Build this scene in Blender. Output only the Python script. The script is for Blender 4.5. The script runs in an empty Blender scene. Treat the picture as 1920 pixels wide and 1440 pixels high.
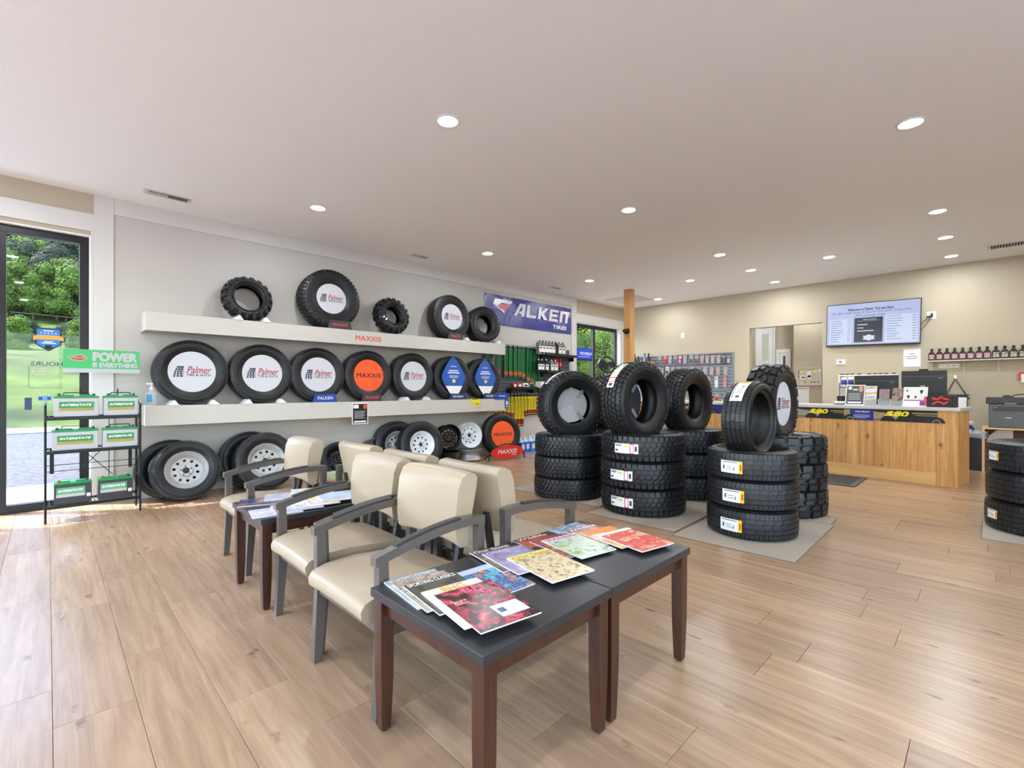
import bpy, math, random
from mathutils import Matrix, Vector, noise
from mathutils.geometry import tessellate_polygon
random.seed(7)
R = math.radians
C = bpy.context.scene.collection
SC = bpy.context.scene

# ------------------------------------------------------------------ camera, world, sun, exposure
FPX, EYE, YAW, CX, CY = 885.0, 1.25, R(45.48), 960, 729
cam = bpy.data.objects.new('camera', bpy.data.cameras.new('camera')); C.objects.link(cam)
cam.location = (0, 0, EYE); cam.rotation_euler = (R(90), 0, YAW - R(90))
cam.data.lens = 36 * FPX / 1920; cam.data.shift_y = (CY - 720) / 1920; cam.data.clip_end = 900; cam.data.clip_start = .05
SC.camera = cam
SC.view_settings.view_transform = 'Standard'; SC.view_settings.look = 'None'; SC.view_settings.gamma = 1
SC.view_settings.use_curve_mapping = False
SC.view_settings.exposure = 0.38
W = bpy.data.worlds.new('world'); SC.world = W; W.use_nodes = True
wn = W.node_tree.nodes; sky = wn.new('ShaderNodeTexSky'); sky.sky_type = 'NISHITA'; sky.sun_disc = False
sky.sun_elevation = R(58); sky.sun_rotation = R(-55); sky.air_density = 1.0; sky.dust_density = 1.5
wn['Background'].inputs['Strength'].default_value = 1.4
W.node_tree.links.new(sky.outputs['Color'], wn['Background'].inputs['Color'])
sl = bpy.data.lights.new('sun', 'SUN'); sl.energy = 10.0; sl.angle = R(.6); sl.color = (1, .985, .97)
sun = bpy.data.objects.new('sun', sl); C.objects.link(sun)
sun.rotation_euler = Vector((.46, -.36, -1)).to_track_quat('-Z', 'Y').to_euler(); sun.location = (-4, 12, 12)
LAMP_W = 13.5
try:
    SC.cycles.max_bounces = 8; SC.cycles.diffuse_bounces = 5; SC.cycles.transparent_max_bounces = 12
    SC.cycles.caustics_reflective = False; SC.cycles.caustics_refractive = False
    SC.cycles.sample_clamp_indirect = 6
except Exception: pass

def ray(px, py):
    a = (px - CX) / FPX
    return Vector((math.cos(YAW) + a * math.sin(YAW), math.sin(YAW) - a * math.cos(YAW), -(py - CY) / FPX))
def PZ(px, py, Z=0):
    d = ray(px, py); t = (Z - EYE) / d.z; return Vector((d.x * t, d.y * t, Z))
def PY(px, py, Y):
    d = ray(px, py); t = Y / d.y; return Vector((d.x * t, Y, EYE + d.z * t))
def PX(px, py, X):
    d = ray(px, py); t = X / d.x; return Vector((X, d.y * t, EYE + d.z * t))

# ------------------------------------------------------------------ materials
def lin(c):
    return tuple((v / 255 / 12.92 if v / 255 <= .04045 else ((v / 255 + .055) / 1.055) ** 2.4) for v in c[:3]) + (1,)
MATS = {}
def mat(name, col, rough=.5, metal=0, var=0, scale=20, bump=0, bscale=60, emit=0, spec=.5, coat=0, stretch=None, trans=0, alpha=1, sheen=0):
    if name in MATS: return MATS[name]
    m = bpy.data.materials.new(name); m.use_nodes = True; MATS[name] = m
    n, l = m.node_tree.nodes, m.node_tree.links; b = n['Principled BSDF']
    b.inputs['Base Color'].default_value = lin(col); b.inputs['Roughness'].default_value = rough
    if name.startswith('screen'): b.inputs['Base Color'].default_value = (.01, .01, .01, 1)
    b.inputs['Metallic'].default_value = metal; b.inputs['Specular IOR Level'].default_value = spec
    b.inputs['Coat Weight'].default_value = coat; b.inputs['Transmission Weight'].default_value = trans
    b.inputs['Alpha'].default_value = alpha
    tc = n.new('ShaderNodeTexCoord'); vec = tc.outputs['Object']
    if stretch:
        mp = n.new('ShaderNodeMapping'); mp.inputs['Scale'].default_value = stretch; l.new(vec, mp.inputs['Vector']); vec = mp.outputs['Vector']
    if var:
        t = n.new('ShaderNodeTexNoise'); t.inputs['Scale'].default_value = scale; t.inputs['Detail'].default_value = 5
        l.new(vec, t.inputs['Vector'])
        r = n.new('ShaderNodeValToRGB'); c = lin(col)
        r.color_ramp.elements[0].position = .3; r.color_ramp.elements[1].position = .7
        r.color_ramp.elements[0].color = tuple(v * (1 - var) for v in c[:3]) + (1,)
        r.color_ramp.elements[1].color = tuple(min(1, v * (1 + var)) for v in c[:3]) + (1,)
        l.new(t.outputs['Fac'], r.inputs['Fac']); l.new(r.outputs['Color'], b.inputs['Base Color'])
    if bump:
        t = n.new('ShaderNodeTexNoise'); t.inputs['Scale'].default_value = bscale; t.inputs['Detail'].default_value = 4
        l.new(vec, t.inputs['Vector']); bp = n.new('ShaderNodeBump'); bp.inputs['Strength'].default_value = bump; bp.inputs['Distance'].default_value = .01
        l.new(t.outputs['Fac'], bp.inputs['Height']); l.new(bp.outputs['Normal'], b.inputs['Normal'])
    if emit:
        b.inputs['Emission Color'].default_value = lin(col); b.inputs['Emission Strength'].default_value = emit
    return m
def cover(name, cols, scale=9, seed=0, rough=.25, stretch=(1, 1, 1), kind='noise'):
    """printed picture: a few flat inks laid out by a noise or cell pattern"""
    if name in MATS: return MATS[name]
    m = bpy.data.materials.new(name); m.use_nodes = True; MATS[name] = m
    n, l = m.node_tree.nodes, m.node_tree.links; b = n['Principled BSDF']; b.inputs['Roughness'].default_value = rough
    tc = n.new('ShaderNodeTexCoord'); mp = n.new('ShaderNodeMapping'); mp.inputs['Location'].default_value = (seed, seed * 1.7, seed * .3)
    mp.inputs['Scale'].default_value = stretch
    l.new(tc.outputs['Object'], mp.inputs['Vector'])
    t = n.new('ShaderNodeTexNoise'); t.inputs['Scale'].default_value = scale * 1.7; t.inputs['Detail'].default_value = 7; t.inputs['Roughness'].default_value = .62; t.inputs['Distortion'].default_value = .35
    l.new(mp.outputs['Vector'], t.inputs['Vector'])
    r = n.new('ShaderNodeValToRGB'); cr = r.color_ramp
    k = len(cols); cr.elements[0].position = .3; cr.elements[0].color = lin(cols[0]); cr.elements[1].position = .7; cr.elements[1].color = lin(cols[-1])
    for i, c in enumerate(cols[1:-1]):
        e = cr.elements.new(.3 + .4 * (i + 1) / (k - 1)); e.color = lin(c)
    l.new(t.outputs['Fac'], r.inputs['Fac']); l.new(r.outputs['Color'], b.inputs['Base Color'])
    return m
def wood(name, light, dark, rough=.4, grain=(1, 1, 1), knots=0, rnd=.0, coat=0, spec=.5, kscale=(6, 6, 1.6), bump=.08, kr=.22):
    """wood: long grain along the axis with the small grain scale, object-random tint, dark knots"""
    if name in MATS: return MATS[name]
    m = bpy.data.materials.new(name); m.use_nodes = True; MATS[name] = m
    n, l = m.node_tree.nodes, m.node_tree.links; b = n['Principled BSDF']
    b.inputs['Roughness'].default_value = rough; b.inputs['Coat Weight'].default_value = coat; b.inputs['Specular IOR Level'].default_value = spec
    tc = n.new('ShaderNodeTexCoord'); oi = n.new('ShaderNodeObjectInfo'); ge = n.new('ShaderNodeNewGeometry')
    ad = n.new('ShaderNodeMath'); ad.operation = 'ADD'; l.new(oi.outputs['Random'], ad.inputs[0]); l.new(ge.outputs['Random Per Island'], ad.inputs[1])
    wh = n.new('ShaderNodeTexWhiteNoise'); wh.noise_dimensions = '1D'; l.new(ad.outputs[0], wh.inputs['W'])
    sh = n.new('ShaderNodeVectorMath'); sh.operation = 'MULTIPLY_ADD'; sh.inputs[1].default_value = (37, 53, 71)
    l.new(wh.outputs['Color'], sh.inputs[0]); l.new(tc.outputs['Object'], sh.inputs[2])
    mp = n.new('ShaderNodeMapping'); mp.inputs['Scale'].default_value = grain; l.new(sh.outputs[0], mp.inputs['Vector'])
    t = n.new('ShaderNodeTexNoise'); t.inputs['Scale'].default_value = 1; t.inputs['Detail'].default_value = 8; t.inputs['Roughness'].default_value = .62; t.inputs['Distortion'].default_value = .6
    l.new(mp.outputs['Vector'], t.inputs['Vector'])
    r = n.new('ShaderNodeValToRGB'); r.color_ramp.elements[0].position = .3; r.color_ramp.elements[1].position = .68
    r.color_ramp.elements[0].color = lin(dark); r.color_ramp.elements[1].color = lin(light)
    l.new(t.outputs['Fac'], r.inputs['Fac']); col = r.outputs['Color']
    if knots:
        mp2 = n.new('ShaderNodeMapping'); mp2.inputs['Scale'].default_value = kscale; l.new(sh.outputs[0], mp2.inputs['Vector']); ns = n.new('ShaderNodeTexNoise'); ns.inputs['Scale'].default_value = 22; l.new(sh.outputs[0], ns.inputs['Vector']); va = n.new('ShaderNodeVectorMath'); va.operation = 'MULTIPLY_ADD'; va.inputs[1].default_value = (.3, .3, .3); l.new(ns.outputs['Color'], va.inputs[0]); l.new(mp2.outputs['Vector'], va.inputs[2])
        vo = n.new('ShaderNodeTexVoronoi'); vo.inputs['Scale'].default_value = 1; l.new(va.outputs[0], vo.inputs['Vector'])
        r2 = n.new('ShaderNodeValToRGB'); r2.color_ramp.elements[0].position = .03; r2.color_ramp.elements[1].position = kr
        k = knots; r2.color_ramp.elements[0].color = (1 - k * .85, 1 - k * .92, 1 - k * .95, 1); r2.color_ramp.elements[1].color = (1, 1, 1, 1)
        l.new(vo.outputs['Distance'], r2.inputs['Fac'])
        mx = n.new('ShaderNodeMix'); mx.data_type = 'RGBA'; mx.blend_type = 'MULTIPLY'; mx.inputs['Factor'].default_value = 1
        l.new(col, mx.inputs['A']); l.new(r2.outputs['Color'], mx.inputs['B']); col = mx.outputs['Result']
    if rnd:
        hs = n.new('ShaderNodeHueSaturation'); mr = n.new('ShaderNodeMapRange')
        mr.inputs['To Min'].default_value = 1 - rnd; mr.inputs['To Max'].default_value = 1 + rnd
        l.new(wh.outputs['Value'], mr.inputs['Value']); l.new(mr.outputs['Result'], hs.inputs['Value'])
        l.new(col, hs.inputs['Color']); col = hs.outputs['Color']
    l.new(col, b.inputs['Base Color'])
    if bump:
        bp = n.new('ShaderNodeBump'); bp.inputs['Strength'].default_value = bump; bp.inputs['Distance'].default_value = .004
        l.new(t.outputs['Fac'], bp.inputs['Height']); l.new(bp.outputs['Normal'], b.inputs['Normal'])
    return m
def glass_mat(name, tint=(1, 1, 1), gloss=.12, haze=0):
    m = bpy.data.materials.new(name); m.use_nodes = True; n, l = m.node_tree.nodes, m.node_tree.links; n.remove(n['Principled BSDF'])
    t = n.new('ShaderNodeBsdfTransparent'); t.inputs['Color'].default_value = (*tint, 1); g = n.new('ShaderNodeBsdfGlossy'); g.inputs['Roughness'].default_value = .02
    f = n.new('ShaderNodeFresnel'); gg = n.new('ShaderNodeNewGeometry'); mi = n.new('ShaderNodeMapRange'); mi.inputs['To Min'].default_value = 1.45; mi.inputs['To Max'].default_value = 1 / 1.45
    l.new(gg.outputs['Backfacing'], mi.inputs['Value']); l.new(mi.outputs['Result'], f.inputs['IOR']); mm = n.new('ShaderNodeMath'); mm.operation = 'MULTIPLY'; mm.inputs[1].default_value = gloss * 3.2
    mm.use_clamp = True; l.new(f.outputs[0], mm.inputs[0])
    x = n.new('ShaderNodeMixShader'); l.new(mm.outputs[0], x.inputs[0]); l.new(t.outputs[0], x.inputs[1]); l.new(g.outputs[0], x.inputs[2])
    l.new(x.outputs[0], n['Material Output'].inputs['Surface']); MATS[name] = m; return m

WALL = mat('greige wall paint', (188, 176, 153), .62, bump=.05, bscale=220, spec=.3)
WALL2 = mat('greige wall panel', (198, 194, 187), .5, bump=.04, bscale=160, spec=.35)
TRIM = mat('warm white trim paint', (212, 210, 204), .38)
TRIMW = mat('bright white reveal', (240, 240, 240), .35)
CEIL = mat('ceiling paint', (243, 243, 241), .8, bump=.22, bscale=130, spec=.2)
SHELF = mat('white shelf laminate', (204, 201, 194), .35)
BLACK = mat('black plastic', (18, 18, 19), .4)
BLKM = mat('black powder coated metal', (14, 14, 15), .35, .3)
FRAMEK = mat('dark bronze aluminium', (44, 42, 43), .35, .6)
WHITE = mat('white plastic', (236, 236, 234), .35)
PAPER = mat('white paper', (240, 240, 240), .6)
RED = mat('red plastic', (205, 40, 38), .4)
GREY = mat('grey plastic', (120, 122, 125), .45)
INK = mat('black ink', (20, 20, 22), .5)
RUB = mat('tyre rubber', (25, 26, 28), .42, var=.18, scale=14, bump=.06, bscale=300, spec=.45)
RUBT = mat('tyre tread rubber', (28, 29, 32), .42, var=.15, scale=9, spec=.55)
RUBIN = mat('tyre lining rubber', (20, 20, 21), .45)
GLASS = glass_mat('window glass')

# ------------------------------------------------------------------ mesh helpers
I4 = Matrix.Identity(4)
def T(x, y, z): return Matrix.Translation((x, y, z))
def RX(a): return Matrix.Rotation(a, 4, 'X')
def RY(a): return Matrix.Rotation(a, 4, 'Y')
def RZ(a): return Matrix.Rotation(a, 4, 'Z')
def FM(o, right, up):
    r, u = Vector(right).normalized(), Vector(up).normalized(); n = r.cross(u)
    return Matrix(((r.x, u.x, n.x, o[0]), (r.y, u.y, n.y, o[1]), (r.z, u.z, n.z, o[2]), (0, 0, 0, 1)))
_txt = {}
def text_geo(s, bold=0, shear=0, sp=1.0):
    k = (s, bold, shear, sp)
    if k not in _txt:
        cu = bpy.data.curves.new('t', 'FONT'); cu.body = s; cu.offset = bold; cu.shear = shear; cu.resolution_u = 3; cu.space_character = sp; cu.align_x = 'CENTER'
        o = bpy.data.objects.new('t', cu); C.objects.link(o); dg = bpy.context.evaluated_depsgraph_get(); dg.update()
        me = bpy.data.meshes.new_from_object(o.evaluated_get(dg))
        vs = [v.co.copy() for v in me.vertices]; fs = [tuple(p.vertices) for p in me.polygons]
        bpy.data.objects.remove(o); bpy.data.curves.remove(cu); bpy.data.meshes.remove(me)
        x0, x1 = min(v.x for v in vs), max(v.x for v in vs); y0, y1 = min(v.y for v in vs), max(v.y for v in vs)
        _txt[k] = ([((v.x - (x0 + x1) / 2) / (x1 - x0), (v.y - (y0 + y1) / 2) / (y1 - y0)) for v in vs], fs, (x1 - x0) / (y1 - y0))
    return _txt[k]
class MB:
    def __init__(s): s.v, s.f, s.m, s.s = [], [], [], []
    def add(s, vs, fs, mi=0, M=None, sm=False):
        b = len(s.v)
        s.v += [tuple(M @ Vector(v)) for v in vs] if M is not None else [tuple(v) for v in vs]
        for f in fs: s.f.append(tuple(i + b for i in f)); s.m.append(mi); s.s.append(sm)
        return s
    def box(s, x0, x1, y0, y1, z0, z1, mi=0, M=None):
        vs = [(x, y, z) for z in (z0, z1) for y in (y0, y1) for x in (x0, x1)]
        return s.add(vs, [(0, 2, 3, 1), (4, 5, 7, 6), (0, 1, 5, 4), (2, 6, 7, 3), (0, 4, 6, 2), (1, 3, 7, 5)], mi, M)
    def cbox(s, x0, x1, y0, y1, z0, z1, c=.002, mi=0, M=None):   # box with a chamfered top edge
        vs = [(x0, y0, z0), (x1, y0, z0), (x1, y1, z0), (x0, y1, z0), (x0, y0, z1 - c), (x1, y0, z1 - c), (x1, y1, z1 - c), (x0, y1, z1 - c),
              (x0 + c, y0 + c, z1), (x1 - c, y0 + c, z1), (x1 - c, y1 - c, z1), (x0 + c, y1 - c, z1)]
        fs = [(0, 1, 5, 4), (1, 2, 6, 5), (2, 3, 7, 6), (3, 0, 4, 7), (4, 5, 9, 8), (5, 6, 10, 9), (6, 7, 11, 10), (7, 4, 8, 11), (8, 9, 10, 11)]
        return s.add(vs, fs, mi, M)
    def taper(s, x0, x1, y0, y1, z0, z1, k, mi=0, M=None):       # box whose bottom is scaled by k about its centre
        cx, cy = (x0 + x1) / 2, (y0 + y1) / 2
        vs = [(cx + (x - cx) * (k if z == z0 else 1), cy + (y - cy) * (k if z == z0 else 1), z) for z in (z0, z1) for y in (y0, y1) for x in (x0, x1)]
        return s.add(vs, [(0, 2, 3, 1), (4, 5, 7, 6), (0, 1, 5, 4), (2, 6, 7, 3), (0, 4, 6, 2), (1, 3, 7, 5)], mi, M)
    def prism(s, poly, d0, d1, M=None, mi=0, sm=False):
        n = len(poly); vs = [(p[0], p[1], d0) for p in poly] + [(p[0], p[1], d1) for p in poly]
        s.add(vs, [tuple(range(n - 1, -1, -1)), tuple(range(n, 2 * n))], mi, M)
        return s.add(vs, [(i, (i + 1) % n, (i + 1) % n + n, i + n) for i in range(n)], mi, M, sm)
    def shape(s, loops, d0, d1, M=None, mi=0):                   # flat plate with holes: loops[0] outer, the rest holes
        pts = [p for lp in loops for p in lp]; n = len(pts)
        tri = tessellate_polygon([[Vector((p[0], p[1], 0)) for p in lp] for lp in loops])
        vs = [(p[0], p[1], d0) for p in pts] + [(p[0], p[1], d1) for p in pts]
        fs = [tuple(t) for t in tri] + [tuple(i + n for i in t) for t in tri]; b = 0
        for lp in loops:
            k = len(lp); fs += [(b + i, b + (i + 1) % k, b + (i + 1) % k + n, b + i + n) for i in range(k)]; b += k
        return s.add(vs, fs, mi, M)
    def lathe(s, prof, n=24, M=None, mi=0, sm=True, closed=False):
        k = len(prof); vs = []; fs = []
        for i in range(n):
            a = 2 * math.pi * i / n; ca, sa = math.cos(a), math.sin(a)
            vs += [(r * ca, r * sa, z) for r, z in prof]
        for i in range(n):
            j = (i + 1) % n
            for q in range(k if closed else k - 1):
                p = (q + 1) % k; fs.append((i * k + q, j * k + q, j * k + p, i * k + p))
        s.add(vs, fs, mi, M, sm)
        if not closed:
            for q, rev in ((0, True), (k - 1, False)):
                if prof[q][0] > 1e-4:
                    lp = [i * k + q for i in range(n)]; s.add(vs, [tuple(reversed(lp)) if rev else tuple(lp)], mi, M)
        return s
    def cyl(s, p0, p1, r0, r1=None, n=10, mi=0, M=None):
        p0, p1 = Vector(p0), Vector(p1); d = p1 - p0; L = d.length
        Q = T(*p0) @ d.to_track_quat('Z', 'Y').to_matrix().to_4x4(); Q = M @ Q if M is not None else Q
        return s.lathe([(r0, 0), (r0 if r1 is None else r1, L)], n, Q, mi)
    def tube(s, pts, r, n=6, mi=0, M=None):
        for a, b in zip(pts, pts[1:]): s.cyl(a, b, r, None, n, mi, M)
        return s
    def text(s, t, w, h, M, d=.001, mi=0, bold=0, shear=0, sp=1.0):
        P, F, asp = text_geo(t, 0, shear, sp)
        if h is None: h = w / asp
        if w is None: w = h * asp
        k = min(bold * 2.3, .075) * h          # bolder strokes: shifted copies, each a hair prouder
        sh = [(0, 0)] if not bold else [(k, 0), (-k, 0), (0, k), (0, -k), (k * .7, k * .7), (-k * .7, -k * .7)]
        for i, (a, b) in enumerate(sh): s.add([(x * (w - 2 * k) + a, y * (h - 2 * k) + b, d + i * .00004) for x, y in P], F, mi, M)
        return s
    def build(s, name, mats, parent=None, M=None, bevel=0, seg=2, auto=False):
        me = bpy.data.meshes.new(name); me.from_pydata(s.v, [], s.f); mats = mats if isinstance(mats, (list, tuple)) else [mats]
        for m in mats: me.materials.append(m)
        me.polygons.foreach_set('material_index', s.m); me.polygons.foreach_set('use_smooth', s.s); me.update()
        return put(me, name, parent, M, bevel, seg)
def put(me, name, parent=None, M=None, bevel=0, seg=2):
    o = bpy.data.objects.new(name, me); C.objects.link(o)
    if parent: o.parent = parent
    if M is not None: o.matrix_local = M
    if bevel:
        b = o.modifiers.new('bevel', 'BEVEL'); b.width = bevel; b.segments = seg; b.limit_method = 'ANGLE'; b.angle_limit = R(40)
        for p in me.polygons: p.use_smooth = True
        w = o.modifiers.new('wn', 'WEIGHTED_NORMAL'); w.keep_sharp = False
    return o
def tag(o, label=None, cat=None, group=None, kind=None):
    if label: o['label'] = label
    if cat: o['category'] = cat
    if group: o['group'] = group
    if kind: o['kind'] = kind
    return o
def thing(name, label, cat, M=None, group=None):
    o = bpy.data.objects.new(name, None); C.objects.link(o); o.empty_display_size = .1
    if M is not None: o.matrix_local = M
    return tag(o, label, cat, group)
def struct(mb, name, m, parent=None, **k):
    o = mb.build(name, m, parent, **k)
    if not parent: o['kind'] = 'structure'
    return o
def dup(root, M, label=None, group=None):
    def cp(o, par):
        c = o.copy(); C.objects.link(c); c.parent = par
        if par: c.matrix_local = o.matrix_local.copy()
        for ch in kids.get(o.name, []): cp(ch, c)
        return c
    kids = {}
    def walk(o):
        kids[o.name] = list(o.children)
        for ch in o.children: walk(ch)
    walk(root); r = cp(root, None); r.matrix_local = M
    if label: r['label'] = label
    if group: r['group'] = group
    return r
def circ(r, n=24, cx=0, cy=0, a0=0): return [(cx + r * math.cos(a0 + 2 * math.pi * i / n), cy + r * math.sin(a0 + 2 * math.pi * i / n)) for i in range(n)]
def rrect(w, h, r, n=4):
    p = []
    for sx, sy, a in ((1, 1, 0), (-1, 1, 90), (-1, -1, 180), (1, -1, 270)):
        p += [(sx * (w / 2 - r) + r * math.cos(R(a + 90 * i / n)), sy * (h / 2 - r) + r * math.sin(R(a + 90 * i / n))) for i in range(n + 1)]
    return p
ORD = ['first', 'second', 'third', 'fourth', 'fifth', 'sixth', 'seventh', 'eighth', 'ninth', 'tenth', 'eleventh', 'twelfth', 'thirteenth', 'fourteenth', 'fifteenth', 'sixteenth', 'seventeenth', 'eighteenth']

# ------------------------------------------------------------------ room shell
WY, WXB, ZC = 6.81, 10.9, 3.35       # left wall plane, counter-side wall plane, ceiling height
X0, Y0 = -3.2, -4.2
exec_planks = True
PLANK = wood('oak plank flooring', (184, 153, 122), (153, 123, 95), rough=.27, grain=(26, 1.7, 6), knots=.55, rnd=.11, kscale=(6.5, 2.6, 1), bump=.10, spec=.36, kr=.13)
fl = struct(MB().box(X0, 13.8, Y0, WY + .2, -.12, -.009), 'floor', mat('sub floor', (120, 98, 76), .6))
pw, near, far = .2425, [], []
for c in range(-14, 57):
    xa = .013 + c * pw
    y = {0: 3.64 - 1.22 * 3, 1: 2.82 - 1.22 * 4, -1: 3.95 - 1.22 * 4}.get(c, 0) or -4.2 - random.random() * 1.2
    while y < WY + .12:
        a, b = max(y, Y0), min(y + 1.22, WY + .12); y += 1.22
        if b - a < .05 or xa > 10.85: continue
        mx, my = xa + pw / 2, (a + b) / 2
        D = mx * math.cos(YAW) + my * math.sin(YAW); r = mx * math.sin(YAW) - my * math.cos(YAW)
        (near if (D > .7 and abs(r) < D * 1.25 + .4) else far).append((D, xa, a, b))
near.sort(); far += near[300:]; near = near[:300]
pc = {}
for D, xa, a, b in near:
    L = round(b - a, 3)
    if L not in pc:
        m_ = MB().cbox(-pw / 2 + .0007, pw / 2 - .0007, -L / 2 + .0007, L / 2 - .0007, -.009, 0, .0009); o = m_.build('plank', PLANK, fl); pc[L] = o.data
        o.location = (xa + pw / 2, (a + b) / 2, 0)
    else: put(pc[L], 'plank', fl, T(xa + pw / 2, (a + b) / 2, 0))
m_ = MB()
for D, xa, a, b in far: m_.cbox(xa + .0012, xa + pw - .0012, a + .0012, b - .0012, -.009, 0, .0012)
m_.box(10.85, 13.8, Y0, WY, -.009, -.0005)
tag(m_.build('planks_beyond', PLANK, fl), kind='stuff')

struct(MB().box(X0 - .2, 14, Y0 - .2, WY + .2, ZC, ZC + .15), 'ceiling', CEIL)
# left wall with the two glazed openings
DX1, DZ = .33, 2.9                   # entrance glazing right edge and height
WX0, WX1, WZ0, WZ1 = 8.79, 10.63, .55, 2.81
m_ = MB()
m_.box(DX1, WX0, WY, WY + .2, 0, ZC).box(X0 - .2, DX1, WY, WY + .2, DZ, ZC).box(WX0, WX1, WY, WY + .2, 0, WZ0).box(WX0, WX1, WY, WY + .2, WZ1, ZC).box(WX1, WXB + .2, WY, WY + .2, 0, ZC)
struct(m_, 'wall_left', WALL)
# counter-side wall with the hallway opening
OY0, OY1, OZ = PX(1542, 650, WXB).y, PX(1405, 650, WXB).y, PX(1405, 616, WXB).z
m_ = MB().box(WXB, WXB + .14, Y0 - .2, OY0, 0, ZC).box(WXB, WXB + .14, OY1, WY + .2, 0, ZC).box(WXB, WXB + .14, OY0, OY1, OZ, ZC)
struct(m_, 'wall_back', WALL)
m_ = MB().box(13.2, 13.35, Y0, WY + .2, 0, ZC).box(WXB + .14, 13.2, OY0 - .9, OY0 - .8, 0, ZC).box(WXB + .14, 13.2, 5.2, 5.3, 0, ZC)
struct(m_, 'wall_hallway', WALL)
struct(MB().box(X0 - .2, WXB + .2, Y0 - .2, Y0, 2.8, ZC).box(X0 - .2, -2.4, Y0 - .2, Y0, 0, 2.8).box(2.9, 3.3, Y0 - .2, Y0, 0, 2.8).box(5.2, WXB + .2, Y0 - .2, Y0, 0, 2.8), 'wall_right', WALL)
m_ = MB().box(X0 - .2, X0, Y0 - .2, WY + .2, 2.9, ZC).box(X0 - .2, X0, Y0 - .2, -3.4, 0, 2.9).box(X0 - .2, X0, 6.2, WY + .2, 0, 2.9).box(X0 - .2, X0, 1.2, 1.6, 0, 2.9)
struct(m_, 'wall_front', WALL)
# trim boards on the left wall
zt = PY(1072, 572, WY).z; zh0, zh1 = PY(175, 430, WY).z, PY(175, 402.6, WY).z
tv0, tv1 = .355, .518
def bd(name, x0, x1, z0, z1, d=.02, m=TRIM, bev=.002): return struct(MB().box(x0, x1, WY - d, WY, z0, z1), name, m, bevel=bev)
bd('trim_1', tv0, tv1, 0, ZC, .026)
bd('trim_2', tv1, 8.60, 3.17, ZC, .022)
bd('trim_3', 8.60, 8.79, 0, ZC, .024)
bd('trim_4', X0, tv0, zh0 - .03, zh1, .02)
bd('trim_5', DX1, tv0, 0, zh0 - .03, .018, TRIM)
za, zb = PY(1080, 587, WY).z, PY(1080, 603, WY).z
bd('trim_6', 8.79, WXB, zb, za, .02)
bd('trim_7', 10.63, WXB, 0, zb, .018)
pn = struct(MB().box(tv1, 8.60, WY - .008, WY, 0, 3.17), 'wall_panel', WALL2)
bd('baseboard_left', tv1, 8.60, 0, .09, .018)
bd('trim_8', tv1, 8.60, PY(600, 790, WY).z - .45, PY(600, 790, WY).z - .447, .0085, mat('panel joint', (150, 146, 138), .6), 0)
struct(MB().box(WXB - .014, WXB, Y0, OY0 - .02, 0, .09).box(WXB - .014, WXB, OY1 + .02, WY, 0, .09), 'baseboard_back', TRIM, bevel=.002)
# white reveals round the openings
m_ = MB().box(DX1 - .012, DX1, WY, WY + .12, 0, DZ).box(X0, DX1 - .012, WY, WY + .12, DZ - .012, DZ)
struct(m_, 'trim_9', TRIMW)
m_ = MB().box(WX1 - .012, WX1, WY, WY + .14, WZ0, WZ1).box(WX0, WX0 + .012, WY, WY + .14, WZ0, WZ1).box(WX0, WX1, WY, WY + .14, WZ1 - .012, WZ1).box(WX0, WX1, WY - .04, WY + .14, WZ0 - .03, WZ0)
struct(m_, 'trim_10', TRIMW)

# ------------------------------------------------------------------ windows and glazed entrance
def glazed(name, x0, x1, z0, z1, yf, ww, muls, fw=.05, parent=None):
    w = MB().box(x0, x1, yf, yf + ww, z1 - fw, z1).box(x0, x1, yf, yf + ww, z0, z0 + fw * 1.1).box(x0, x0 + fw, yf, yf + ww, z0 + fw * 1.1, z1 - fw).box(x1 - fw, x1, yf, yf + ww, z0 + fw * 1.1, z1 - fw)
    f = struct(w, name, FRAMEK, bevel=.003)
    xs = [x0 + fw] + [v for m in muls for v in (m - fw / 2, m + fw / 2)] + [x1 - fw]
    for m in muls: MB().box(m - fw / 2, m + fw / 2, yf - .01, yf + ww, z0 + fw * 1.1, z1 - fw).build('mullion', FRAMEK, f, bevel=.003)
    for i in range(0, len(xs), 2): MB().box(xs[i], xs[i + 1], yf + ww / 2 - .003, yf + ww / 2 + .003, z0 + fw * 1.1, z1 - fw).build('pane', GLASS, f)
    return f
gx = PY(18, 700, WY + .1).x
glazed('window_1', X0 + .2, DX1 - .012, 0, DZ - .012, WY + .06, .1, [gx - .06, gx - 1.05, gx - 2.05], .075)
w2 = glazed('window_2', WX0 + .012, WX1 - .012, WZ0, WZ1 - .012, WY + .08, .07, [PY(1112, 650, WY + .1).x], .075)
mx = PY(1112, 650, WY + .1).x
def front_win(name, y0, y1):
    f = struct(MB().box(X0 - .14, X0 - .06, y0, y1, 2.84, 2.9).box(X0 - .14, X0 - .06, y0, y1, 0, .08).box(X0 - .14, X0 - .06, y0, y0 + .06, .08, 2.84).box(X0 - .14, X0 - .06, y1 - .06, y1, .08, 2.84), name, FRAMEK)
    k = 3; st = (y1 - y0 - .06) / k
    for i in range(1, k): MB().box(X0 - .14, X0 - .06, y0 + .03 + i * st - .03, y0 + .03 + i * st + .03, .08, 2.84).build('mullion', FRAMEK, f)
    for i in range(k): MB().box(X0 - .103, X0 - .097, y0 + .06 + i * st, y0 + i * st + st, .08, 2.84).build('pane', GLASS, f)
front_win('window_3', -3.4, 1.2); front_win('window_4', 1.6, 6.2)
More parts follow.
